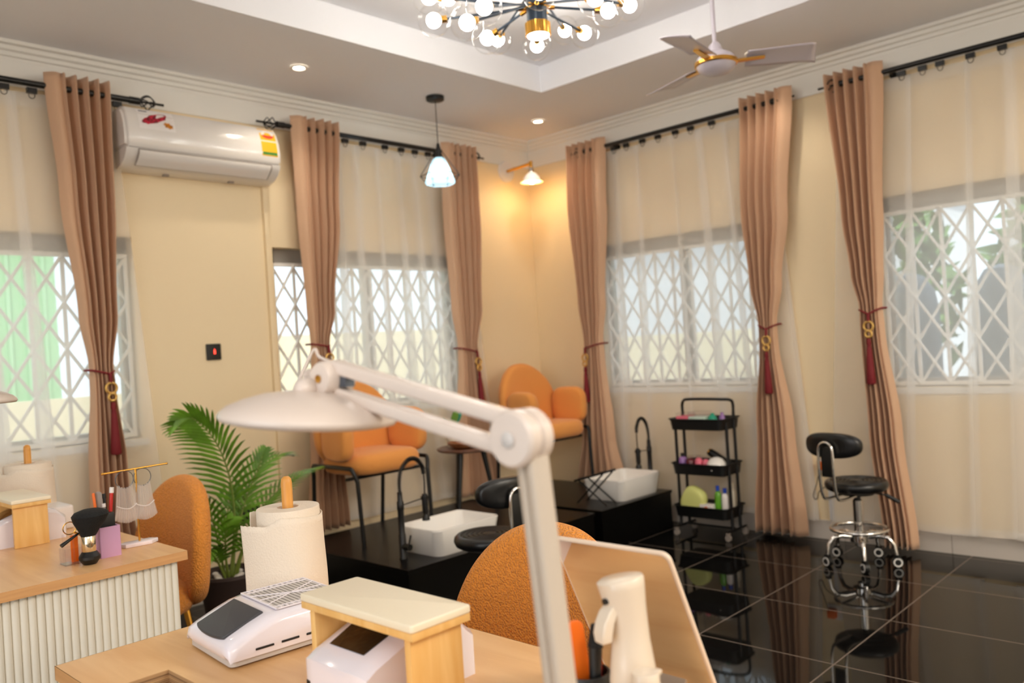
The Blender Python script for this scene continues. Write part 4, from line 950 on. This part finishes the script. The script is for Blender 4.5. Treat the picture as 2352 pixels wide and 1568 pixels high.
# ------------------------------------------------------------------ things on the desks
def stand(loc, label):
    t = thing('hand_rest', label, 'hand rest', loc, 0, 'wooden hand rest stands')
    b = B(); b.box((0, 0, .1415), (.118, .30, .012), bev=.001); b.obj('shelf_board', 'pine', t, smooth=30)
    b = B(); b.prism(rr(.122, .304, .006), .013, T(0, 0, .1478), .003); b.obj('padded_top', 'pad', t, smooth=50)
    for s in (-1, 1):
        b = B(); b.box((0, s*.128, .068), (.104, .014, .1345), bev=.001); b.obj('side_board', 'pine', t, smooth=30)
stand((-4.192, -3.366, DZ), 'wooden hand rest with cream top on the front desk')
stand((-4.145, -1.262, DZ), 'wooden hand rest with pale top on the left desk')
def uv_lamp(loc, label, n2):
    t = thing('nail_lamp', label, 'nail lamp', loc, 0, 'white nail lamps')
    L, w, h = .217, .17, .108; xs = [(-.024, 0), (-.024, .068), (-.004, .080), (.07, .108), (.14, .112), (L-.03, .10), (L, .075), (L, 0)]
    b = B()
    rows = []
    for y, sx, sz in ((-w/2, .94, .9), (-w/2+.012, .985, .97), (-w/2+.03, 1, 1), (w/2-.03, 1, 1), (w/2-.012, .985, .97), (w/2, .94, .9)):
        rows.append([(.09+(x-.09)*sx, y, z*sz) for x, z in xs])
    n = len(xs); b.add([p for r in rows for p in r], [(i*n+k, i*n+(k+1) % n, (i+1)*n+(k+1) % n, (i+1)*n+k) for i in range(5) for k in range(n)]+[tuple(range(n)), tuple(range(5*n, 6*n))])
    b.obj('housing', 'shell', t, smooth=50)
    b = B(); b.add([(.008, -.045, .0862), (.008, .05, .0862), (.07, .055, .1092), (.135, .055, .1135), (.135, -.05, .1135), (.07, -.05, .1092)], [(0, 1, 2, 5), (5, 2, 3, 4)]); o = b.obj('display_window', 'window_dark', t)
    b = B(); b.box((-.021, w/2-.014, .022), (.004, .012, .016)); b.obj('power_socket', 'blackp', t)
uv_lamp((-4.252, -3.335, DZ), 'white nail lamp with dark window under the front hand rest', 1)
uv_lamp((-4.235, -1.262, DZ), 'white nail lamp under the left desk hand rest', 2)
b = B(); b.prism(rr(.11, .15, .01), .085, T(-4.0, -1.12, DZ), .008); tag(b.obj('tissue_box', 'wb', smooth=50), 'plain white box behind the hand rest on the left desk', 'box')

def paper(loc, r, h, label, label2, seed):
    t = thing('paper_towel_holder', label2, 'holder', loc, 0, 'bamboo paper towel holders')
    b = B(); b.lathe([(0, 0), (r*.8, 0), (r*.82, .004), (r*.82, .008), (r*.8, .011), (0, .011)], n=36); b.obj('base', 'bamboo', t)
    b = B(); b.lathe([(.0125, .011), (.0125, h+.055), (.011, h+.064), (.006, h+.069), (0, h+.07)], n=20); b.obj('dowel', 'bamboo', t)
    p = thing('paper_towel_roll', label, 'paper towel', (loc[0], loc[1], loc[2]+.012), 0, 'paper towel rolls')
    hh = h-.012; b = B()
    b.lathe([(.024, 0), (r*.96, 0), (r*.98, .002), (r*.98, hh-.002), (r*.965, hh), (.024, hh), (.023, hh-.002), (.023, .002), (.024, 0)], n=64); b.obj('roll', 'paper', p, smooth=50)
    # loose outer sheet, torn along its upper edge, peeling off on one side
    rnd = random.Random(seed); b = B(); a0 = math.radians(135); aspan = math.radians(-330)
    jag = [rnd.uniform(-1, 1) for _ in range(200)]
    def fn(i, j):
        a = a0+aspan*i; rad = r*1.0+.004+.004*j
        top = hh-.007-.012*math.exp(-((i-.55)/.3)**2)
        if i < .06: rad += .012*(1-i/.06)
        if i > .82: 
            f = (i-.82)/.18; rad += .022*f*f+.010*f*(1-j); top -= .018*(1 if f > .35 else f/.35)
        tz = top+.0012*jag[int(i*150)]
        rad += .002*math.sin(9*i+5*j)*j
        return Vector((rad*math.cos(a), rad*math.sin(a), .001+(tz-.001)*(1-j)))
    b.grid(fn, 150, 14); o = b.obj('loose_sheet', 'paper', p, smooth=180); sm = o.modifiers.new('thick', 'SOLIDIFY'); sm.thickness = .0012
paper((-4.015, -2.793, DZ), .0715, .23, 'large white paper towel roll on the front desk', 'bamboo holder standing through the front paper towel roll', 3)
paper((-4.03, -.99, DZ), .080, .238, 'white paper towel roll at the left edge on the left desk', 'bamboo holder standing through the left desk paper towel roll', 8)

def dust():
    t = thing('nail_dust_collector', 'white nail dust collector with dark pad and grille on the front desk', 'machine', (-4.16, -2.945, DZ), -5)
    L, w = .265, .215   # along x: front (pad) at -x
    prof = [(-.128, .016), (-.134, .03), (-.130, .044), (-.115, .052), (-.075, .068), (-.045, .078), (-.02, .082), (.118, .083), (.128, .078), (.132, .066), (.130, .016)]
    rows = []
    for y, s, dz in ((-w/2, .965, -.016), (-w/2+.004, .985, -.008), (-w/2+.014, 1, -.002), (-w/2+.03, 1, 0), (w/2-.03, 1, 0), (w/2-.014, 1, -.002), (w/2-.004, .985, -.008), (w/2, .965, -.016)):
        rows.append([(x*s, y, (z+dz if z > .02 else z)) for x, z in prof])
    b = B(); n = len(prof); m = len(rows); b.add([p for r in rows for p in r], [(i*n+k, i*n+(k+1) % n, (i+1)*n+(k+1) % n, (i+1)*n+k) for i in range(m-1) for k in range(n)]+[tuple(range(n)), tuple(range((m-1)*n, m*n))])
    o = b.obj('housing', 'shell', t, smooth=60)
    b = B(); b.prism(rr(L-.012, w-.012, .012), .012, T(0, 0, .005)); b.obj('base_tray', 'shell2', t, smooth=40)
    for x in (-.1, .1):
        for y in (-.075, .075):
            b = B(); b.lathe([(0, 0), (.008, 0), (.009, .006), (0, .006)], (x, y, 0), 12); b.obj('foot', 'blackp', t)
    # dark hand pad on the sloping front: shape rounded towards the user
    b = B(); ol = [(.045, -.066), (.045, .066)]+[(-.035-.014*math.cos(a), .070*math.sin(a)) for a in [math.radians(70-140*k/12) for k in range(13)]]
    ang = math.degrees(math.atan2(.026, .070)); b.prism(ol, .007, T(-.085, 0, .0617) @ RY(-ang) , .003); b.obj('hand_pad', 'darkp', t, smooth=50)
    # recessed filter: dark well, pleats and white bars over it
    gx0, gx1, gw = -.022, .118, .083
    b = B(); b.box(((gx0+gx1)/2, 0, .0825), (gx1-gx0, 2*gw, .0012)); b.obj('filter_well', 'acg', t, smooth=0)
    b = B()
    for k in range(15): b.box((gx0+.006+.0092*k, 0, .0836), (.0058, 2*gw-.012, .0016))
    g = b.obj('filter_pleats', 'shell2', t, smooth=0)
    b = B()
    for y in (-gw, -gw+.016, 0, gw-.016, gw): b.box(((gx0+gx1)/2, y, .0845), (gx1-gx0+.004, .0028, .0022))
    for k in range(2): b.box((gx0 if k == 0 else gx1, 0, .0842), (.004, 2*gw+.0028, .0026))
    for s in (-1, 1): b.tube([(gx0, -s*gw*.5, .0848), (gx1, s*gw*.5, .0848)], .0013, 6)
    for k in range(10):
        for s in (-1, 1): b.box((gx0+.012+.0125*k, s*(gw-.008), .0844), (.0045, .016, .002))
    b.obj('grille', 'shell', t, smooth=0)
    for k in range(4):
        x = -.062+.052*k
        for s in (-1, 1):
            b = B(); b.box((x, s*(w/2-.0005), .028), (.037, .004, .0045), bev=.0015); b.obj('side_slot', 'blackp', t, smooth=0)
    b = B(); b.box((.125, -.06, .081), (.012, .014, .006)); b.obj('power_switch', 'blackp', t)
dust()

def lamp():
    bx, by = -4.340, -3.894
    t = thing('desk_lamp', 'white swing-arm desk lamp clamped to the front desk', 'desk lamp', (bx, by, DZ))
    L = t.location
    E_ = Vector((-4.367, -3.872, 1.214))-L; J = Vector((-4.382, -3.545, 1.287))-L; H = Vector((-4.413, -3.535, 1.247))-L
    b = B(); b.prism(rr(.07, .06, .01), .03, T(0, 0, 0), .004); b.lathe([(.026, .03), (.024, .075), (.018, .08)], n=20); b.obj('base_clamp', 'lampw', t, smooth=50)
    up_ = (E_-Vector((0, 0, .03))).normalized()
    sidev = Vector((math.cos(math.radians(-20)), math.sin(math.radians(-20)), 0)); fr = up_.cross(sidev).normalized(); sidev = fr.cross(up_).normalized()
    def bar(p, q, w, h, sv, nm, m, par=t):
        p, q = Vector(p), Vector(q); d = (q-p).normalized(); s = (Vector(sv)-d*d.dot(Vector(sv))).normalized(); n = d.cross(s); b = B(); ol = rr(w, h, min(w, h)*.25, 3); vs = [p+s*x+n*y for x, y in ol]+[q+s*x+n*y for x, y in ol]; k = len(ol)
        b.add(vs, [tuple(range(k)), tuple(range(2*k-1, k-1, -1))]+[(i, (i+1) % k, k+(i+1) % k, k+i) for i in range(k)]); return b.obj(nm, m, par, smooth=40)
    # two parallel bars of the lower arm
    for s in (-1, 1): bar(Vector((0, 0, .05))+fr*s*.011, E_-up_*.02+Vector((.0066, -.0068, 0))+fr*s*.011, .024, .0155, sidev, 'lower_arm', 'alu')
    # view-facing round joint covers: axis horizontal, across the arm
    ax = (J-E_); ax.z = 0; ax.normalize(); per = Vector((ax.y, -ax.x, 0))
    if per.x > 0: per = -per
    rot = per.to_track_quat('Z', 'Y').to_matrix().to_4x4()
    b = B(); b.lathe([(0, -.022), (.027, -.022), (.031, -.019), (.031, -.006), (.028, -.003), (.028, .001), (.0315, .004), (.0315, .015), (.028, .019), (0, .020)], E_, 32, rot); j = b.obj('elbow_joint', 'lampw', t, smooth=40)
    b = B(); b.lathe([(.0, .019), (.008, .019), (.009, .0215), (.006, .023), (0, .0235)], E_, 20, rot); b.obj('screw_cap', 'shell2', j)
    ad = (J-E_).normalized(); n = per.cross(ad).normalized(); n = n if n.z > 0 else -n
    bar(E_+n*.017+ad*.01, J+n*.016-ad*.004, .022, .017, per, 'upper_arm', 'lampw'); bar(E_-n*.016+ad*.01, J-n*.018-ad*.004, .022, .017, per, 'upper_arm', 'lampw')
    b = B(); b.lathe([(0, -.022), (.02, -.022), (.023, -.018), (.023, .018), (.02, .023), (0, .024)], J-ad*.004, 28, rot); j2 = b.obj('head_joint', 'lampw', t, smooth=40)
    b = B(); b.lathe([(0, .023), (.005, .023), (.0055, .026), (0, .027)], J-ad*.004, 16, rot); b.obj('screw_cap', 'gold', j2)
    b = B(); b.box(J-ad*-.0-n*.0+ad*-.03, (.014, .02, .014)); b.obj('spacer', 'steel', t)
    # yoke from the joint down to the head
    b = B(); b.tube([J+ad*.008, J+ad*.030-Vector((0, 0, .012)), H+Vector((0, .008, .030))], [.012, .011, .012], 12); b.sphere(H+Vector((0, .006, .026)), .016); b.obj('swivel_yoke', 'lampw', t)
    b = B(); b.tube([J+ad*.032-Vector((0, 0, .006)), J+ad*.052-Vector((0, 0, .008))], .010, 12); b.obj('wing_knob', 'lampw', t)
    b = B(); b.tube(spline([J+n*.02, J+n*.022+ad*.03, J+n*.028+ad*.045, H+ad*.03+Vector((0, 0, .02))]), .002, 6); b.obj('cable', 'lampw', t)
    tl = Matrix.Rotation(math.radians(6), 4, Vector((fw.x, fw.y, 0)))
    b = B(); b.lathe([(0, .024), (.03, .0235), (.06, .019), (.085, .011), (.105, .002), (.114, -.006), (.116, -.011), (.113, -.016), (.10, -.019), (.085, -.020), (.08, -.016)], H, 56, tl); b.obj('lamp_head', 'lampw', t, smooth=60)
    b = B(); b.lathe([(.081, -.0165), (.06, -.017), (0, -.0175)], H, 40, tl); b.obj('diffuser', 'ceram', t)
lamp()
def lamp_left():
    t = thing('desk_lamp', 'white disc lamp head just entering at the left edge', 'desk lamp', (-4.46, -1.0, DZ))
    L = t.location; H = Vector((-4.40, -1.82, 1.262))-L
    b = B(); b.prism(rr(.07, .06, .01), .03, T(0, 0, 0), .004); b.tube([(0, 0, .03), (-.03, -.05, .38)], .013, 12); b.obj('lower_arm', 'alu', t)
    b = B(); b.tube([(-.03, -.05, .38), H+Vector((0, .12, .08)), H+Vector((0, .02, .02))], .011, 12); b.obj('upper_arm', 'lampw', t)
    b = B(); b.lathe([(0, .026), (.03, .0255), (.06, .021), (.085, .013), (.105, .003), (.114, -.006), (.116, -.012), (.112, -.017), (.10, -.016), (.092, -.012), (0, -.013)], H, 48); b.obj('lamp_head', 'lampw', t, smooth=60)
lamp_left()

def mirror():
    t = thing('tabletop_mirror', 'rectangular pale-rimmed mirror leaning forward on the far edge of the front desk', 'mirror', (-3.905, -3.7075, DZ))
    mt = T(0, 0, .006) @ RY(-25) @ RY(90) @ RZ(180)
    ol = [(x+.137, y) for x, y in rr(.274, .220, .014)]; ol = [(-x, y) for x, y in ol]
    mt = T(0, 0, .004) @ RY(-25) @ RY(90)
    b = B(); b.prism(ol, .007, mt, .002); b.obj('back_rim', 'pinkf', t, smooth=50)
    ol2 = [(-x-.137, y) for x, y in rr(.266, .212, .012)]
    b = B(); vs = [mt @ Vector((x, y, -.0006)) for x, y in ol2]; b.add(vs, [tuple(range(len(vs)))]); b.obj('mirror_face', 'mirror', t, smooth=0)
    b = B(); b.tube([(.0, 0, .10), (.02, 0, .006), (.018, 0, .006)], .006, 8); b.box((.0, 0, .003), (.035, .09, .006)); b.obj('foot', 'pinkf', t)
mirror()

def spray():
    t = thing('spray_bottle', 'white trigger spray bottle on the front desk before the mirror', 'spray bottle', (-4.127, -3.823, DZ), 0)
    b = B(); b.lathe([(0, 0), (.028, 0), (.0305, .004), (.0305, .10), (.029, .118), (.026, .122), (0, .122)], n=32); b.obj('bottle_base', 'acryl', t)
    b = B(); b.lathe([(0, .004), (.025, .004), (.025, .075), (0, .075)], n=28); b.obj('liquid', 'clearish', t)
    b = B(); rows = []
    for z, r, e in ((.108, .0295, 0), (.115, .0295, 0), (.14, .0265, 0), (.165, .0235, 0), (.19, .0235, .001), (.21, .0255, .003), (.226, .0285, .005), (.236, .0295, .006), (.240, .026, .005)):
        r *= 1.13; rows.append([(r*math.cos(2*PI*k/32)-e, r*.92*math.sin(2*PI*k/32)+e*1.2, z+(.5*(r*math.sin(2*PI*k/32))*-.25 if z > .2 else 0)+(.008 if z > .22 else 0)) for k in range(32)])
    b.add([p for r in rows for p in r], [(i*32+k, i*32+(k+1) % 32, (i+1)*32+(k+1) % 32, (i+1)*32+k) for i in range(len(rows)-1) for k in range(32)]+[tuple(range(32)), tuple(range((len(rows)-1)*32, len(rows)*32))]); b.obj('spray_head', 'clearish', t, smooth=60)
    d = Vector((-.95, .30, 0)).normalized()
    b = B(); b.tube([d*.026+Vector((0, 0, .222)), d*.040+Vector((0, 0, .222))], .0042, 12); b.obj('nozzle', 'blackp', t)
    b = B(); sv = Vector((-d.y, d.x, 0)); vs = []
    for o, z, w in ((.026, .216, .010), (.034, .208, .012), (.041, .196, .012), (.045, .182, .012), (.045, .170, .009)):
        c = d*o+Vector((0, 0, z)); 
        for th in (-.009, .007): vs += [c+sv*w+d*th, c-sv*w+d*th]
    fs = []
    for i in range(4):
        a, e = i*4, i*4+4; fs += [(a, a+1, e+1, e), (a+2, e+2, e+3, a+3), (a, e, e+2, a+2), (a+1, a+3, e+3, e+1)]
    fs += [(0, 2, 3, 1), (16, 17, 19, 18)]; b.add(vs, fs); o = b.obj('trigger', 'clearish', t, smooth=50); md = o.modifiers.new('round', 'BEVEL'); md.width = .002; md.segments = 2
    return t
spray()
t = thing('brush_cup', 'black cup holding files on the front desk beside the lamp pole', 'cup', (-4.118, -3.735, DZ))
b = B(); b.lathe([(0, 0), (.032, 0), (.034, .004), (.034, .098), (.033, .10), (.030, .10), (.030, .012), (0, .012)], n=32); b.obj('cup_body', 'blackp', t)
def flat(name, m, label, p, q, w, th, cat, sv=(1, -.9, 0), grp=None):
    p, q = Vector(p), Vector(q); d = (q-p).normalized(); s = Vector(sv); s = (s-d*d.dot(s)).normalized(); n = d.cross(s); b = B(); L = (q-p).length
    ol = rr(L, w, w*.42); mtx = Matrix((( *d, 0), (*s, 0), (*n, 0), (0, 0, 0, 1))).transposed(); mtx.translation = (p+q)/2-n*th/2
    b.prism(ol, th, mtx, th*.2); return tag(b.obj(name, m, smooth=40), label, cat, grp)
flat('nail_file', 'of', 'bright orange nail file standing in the black cup', (-4.104, -3.722, DZ+.014), (-4.113, -3.712, DZ+.165), .026, .007, 'nail file', (.9, -.45, 0))
flat('nail_file', 'redp', 'red nail file in the black cup behind the brush', (-4.104, -3.738, DZ+.014), (-4.096, -3.740, DZ+.150), .014, .003, 'nail file')
t = thing('nail_brush', 'black flat brush standing in the black cup', 'brush', (-4.128, -3.752, DZ+.012))
b = B(); b.tube([(0, 0, 0), (.012, .0, .13)], [.006, .010], 10); b.obj('handle', 'blackp', t)
b = B(); b.tube([(.012, 0, .125), (.015, -.002, .155)], [.011, .008], 12); b.obj('bristles', 'hair', t)
t = thing('small_bottle', 'small cream bottle with slanted cap beside the spray bottle', 'bottle', (-4.168, -3.872, DZ))
b = B(); b.lathe([(0, 0), (.017, 0), (.0185, .003), (.0185, .118), (.016, .124), (0, .124)], n=26); b.obj('bottle_body', 'cream', t)
b = B(); b.lathe([(0, .124), (.0175, .124), (.018, .127), (.018, .142), (.0165, .1455), (0, .147)], n=26); b.box((.012, -.008, .143), (.014, .010, .006), bev=.002); b.obj('flip_cap', 'clearish', t)

# left desk small things
t = thing('pen_cup', 'lilac square pen cup with black liner on the left desk', 'pen cup', (-4.055, -1.80, DZ))
b = B(); ol = rr(.062, .062, .004, 3); n = len(ol); il = rr(.052, .052, .003, 3)
b.add([(x, y, z) for z in (0, .092) for x, y in ol]+[(x, y, z) for z in (.092, .01) for x, y in il], [(i*n+k, i*n+(k+1) % n, (i+1)*n+(k+1) % n, (i+1)*n+k) for i in range(3) for k in range(n)]+[tuple(range(n)), tuple(range(3*n, 4*n))]); b.obj('cup_body', 'lilac', t, smooth=30)
b = B(); b.box((-.002, .006, .102), (.048, .046, .06), bev=.003); bmesh.ops.delete(b.bm, geom=[f for f in b.bm.faces if f.normal.z > .9], context='FACES'); b.obj('liner', 'blackp', t, smooth=30)
c = Vector((-4.055, -1.80, DZ))
flat('nail_file', 'of', 'thin orange stick in the lilac pen cup', c+Vector((-.018, .012, .085)), c+Vector((-.026, .016, .195)), .008, .003, 'nail file', (1, -.9, 0))
flat('nail_file', 'acg', 'grey slanted nail file in the lilac pen cup', c+Vector((-.008, .012, .085)), c+Vector((-.012, .016, .197)), .022, .003, 'nail file', (1, -.9, 0))
def pen(p, q, r, m, capm, label):
    p, q = Vector(p), Vector(q); t = thing('pen', label, 'pen', p, 0, 'pens in the lilac cup'); d = q-p
    b = B(); b.tube([(0, 0, 0), d*.86], r, 10); b.obj('barrel', m, t); b = B(); b.tube([d*.86, d], [r*1.25, r*1.2], 10); b.obj('cap', capm, t)
pen(c+Vector((.008, .012, .085)), c+Vector((.004, .014, .188)), .0045, 'blackp', 'blackp', 'black pen in the lilac pen cup')
pen(c+Vector((.012, .004, .085)), c+Vector((.026, .006, .205)), .0055, 'redp', 'wb', 'red pen with white cap in the lilac pen cup')
pen(c+Vector((.0, .0, .085)), c+Vector((-.002, .002, .160)), .0045, 'acg', 'wb', 'short grey pen in the lilac pen cup')
t = thing('dusting_brush', 'fat black dusting brush with metal collar before the lilac cup', 'brush', (-4.128, -1.862, DZ))
b = B(); b.lathe([(0, 0), (.018, 0), (.03, .016), (.030, .024), (.02, .038), (0, .038)], n=12); b.obj('handle', 'blackp', t, smooth=30)
b = B(); b.lathe([(.0185, .037), (.020, .039), (.020, .082), (.0185, .084), (0, .084)], n=28); b.obj('collar', 'chromeg', t)
b = B(); b.lathe([(.0185, .083), (.026, .10), (.040, .125), (.046, .143), (.040, .153), (.022, .160), (0, .162)], n=28)
for v in b.bm.verts: v.co.x += (v.co.z-.083)*.12; v.co.x *= 1.12
b.obj('bristles', 'hair', t)
t = thing('acrylic_box', 'clear acrylic organiser box beside the dusting brush', 'organiser', (-4.155, -1.80, DZ))
b = B()
for cx, cy, sx, sy in ((-.027, 0, .002, .05), (.027, 0, .002, .05), (0, .024, .056, .002), (0, -.024, .056, .002)): b.box((cx, cy, .024), (sx, sy, .048))
b.box((0, 0, .001), (.056, .05, .002)); b.obj('tray', 'acryl', t, smooth=0)
b = B(); b.box((0, .012, .045), (.045, .002, .085)); b.obj('divider', 'acryl', t, smooth=0)
b = B(); b.box((-4.147, -1.797, DZ+.042), (.020, .008, .08), bev=.002); tag(b.obj('tip_stick', 'of'), 'orange tip inside the clear acrylic organiser', 'nail tip')
t = thing('hand_loupe', 'small black-handled ring loupe leaning by the dusting brush', 'loupe', (-4.160, -1.848, DZ))
b = B(); b.tube([(-.012+.018*math.cos(2*PI*k/28), .006, .112+.018*math.sin(2*PI*k/28)) for k in range(28)], .0016, 6, closed=True); b.tube([(-.0, .006, .098), (.02, .008, .084)], .003, 8); b.obj('ring', 'gold', t)
b = B(); b.tube([(.012, .006, .092), (-.040, -.002, .066)], [.003, .006], 10); b.obj('handle', 'blackp', t)
b = B(); b.tube([(-.004, .004, .0), (-.004, .006, .09)], .0022, 6); b.obj('prop', 'acryl', t)
def tstand():
    t = thing('jewelry_stand', 'gold T-shaped jewelry stand on a marble base on the left desk', 'stand', (-3.934, -1.742, DZ), -3)
    ol = [(.058, 0), (.04, .026), (-.04, .028), (-.06, .008), (-.05, -.022), (.03, -.026)]
    b = B(); b.prism(ol, .013, bev=.003); b.obj('base', 'marble', t, smooth=30)
    b = B(); b.tube([(0, 0, .012), (0, 0, .246)], .0035, 10); b.obj('post', 'gold', t)
    b = B(); b.tube([(-.10, 0, .243), (.10, 0, .248)], .003, 10); b.sphere((-.10, 0, .243), .0042, u=10, v=8); b.sphere((.10, 0, .248), .0042, u=10, v=8); b.obj('cross_bar', 'gold', t)
tstand()
for k, (dx, lab) in enumerate(((-.036, 'fringed hoop earring hanging left of the gold post'), (.020, 'fringed hoop earring hanging right of the gold post'))):
    t = thing('hoop_earring', lab, 'earring', (-3.934+dx, -1.742, DZ+.216), 0, 'fringed earrings on the gold stand')
    b = B(); b.tube([(.028*math.cos(2*PI*q/32), 0, .028*math.sin(2*PI*q/32)) for q in range(32)], .0012, 6, closed=True); b.obj('hoop', 'steel', t)
    b = B(); b.grid(lambda i, j: ((.024+.013*j)*(2*i-1), -.006*math.sin(PI*i)-.004*j-.0015*math.sin(60*i), -.014-.013*math.sin(PI*i)*(1-.35*j)-.105*j-.002*math.sin(40*i)), 60, 8); b.obj('fringe', 'fringe', t, smooth=180)
    b = B(); b.grid(lambda i, j: ((.030+.010*j)*(2*i-1), -.010*math.sin(PI*i)-.007-.0015*math.sin(70*i), -.080-.012*math.sin(PI*i)-.042*j-.003*abs(math.sin(45*i))*j), 60, 5); b.obj('fringe', 'fringe', t, smooth=180)
    b = B(); b.tube([((.0315)*(2*q/20-1), -.011*math.sin(PI*q/20)-.007, -.080-.012*math.sin(PI*q/20)) for q in range(21)], .0018, 6); b.obj('braid', 'wb', t)
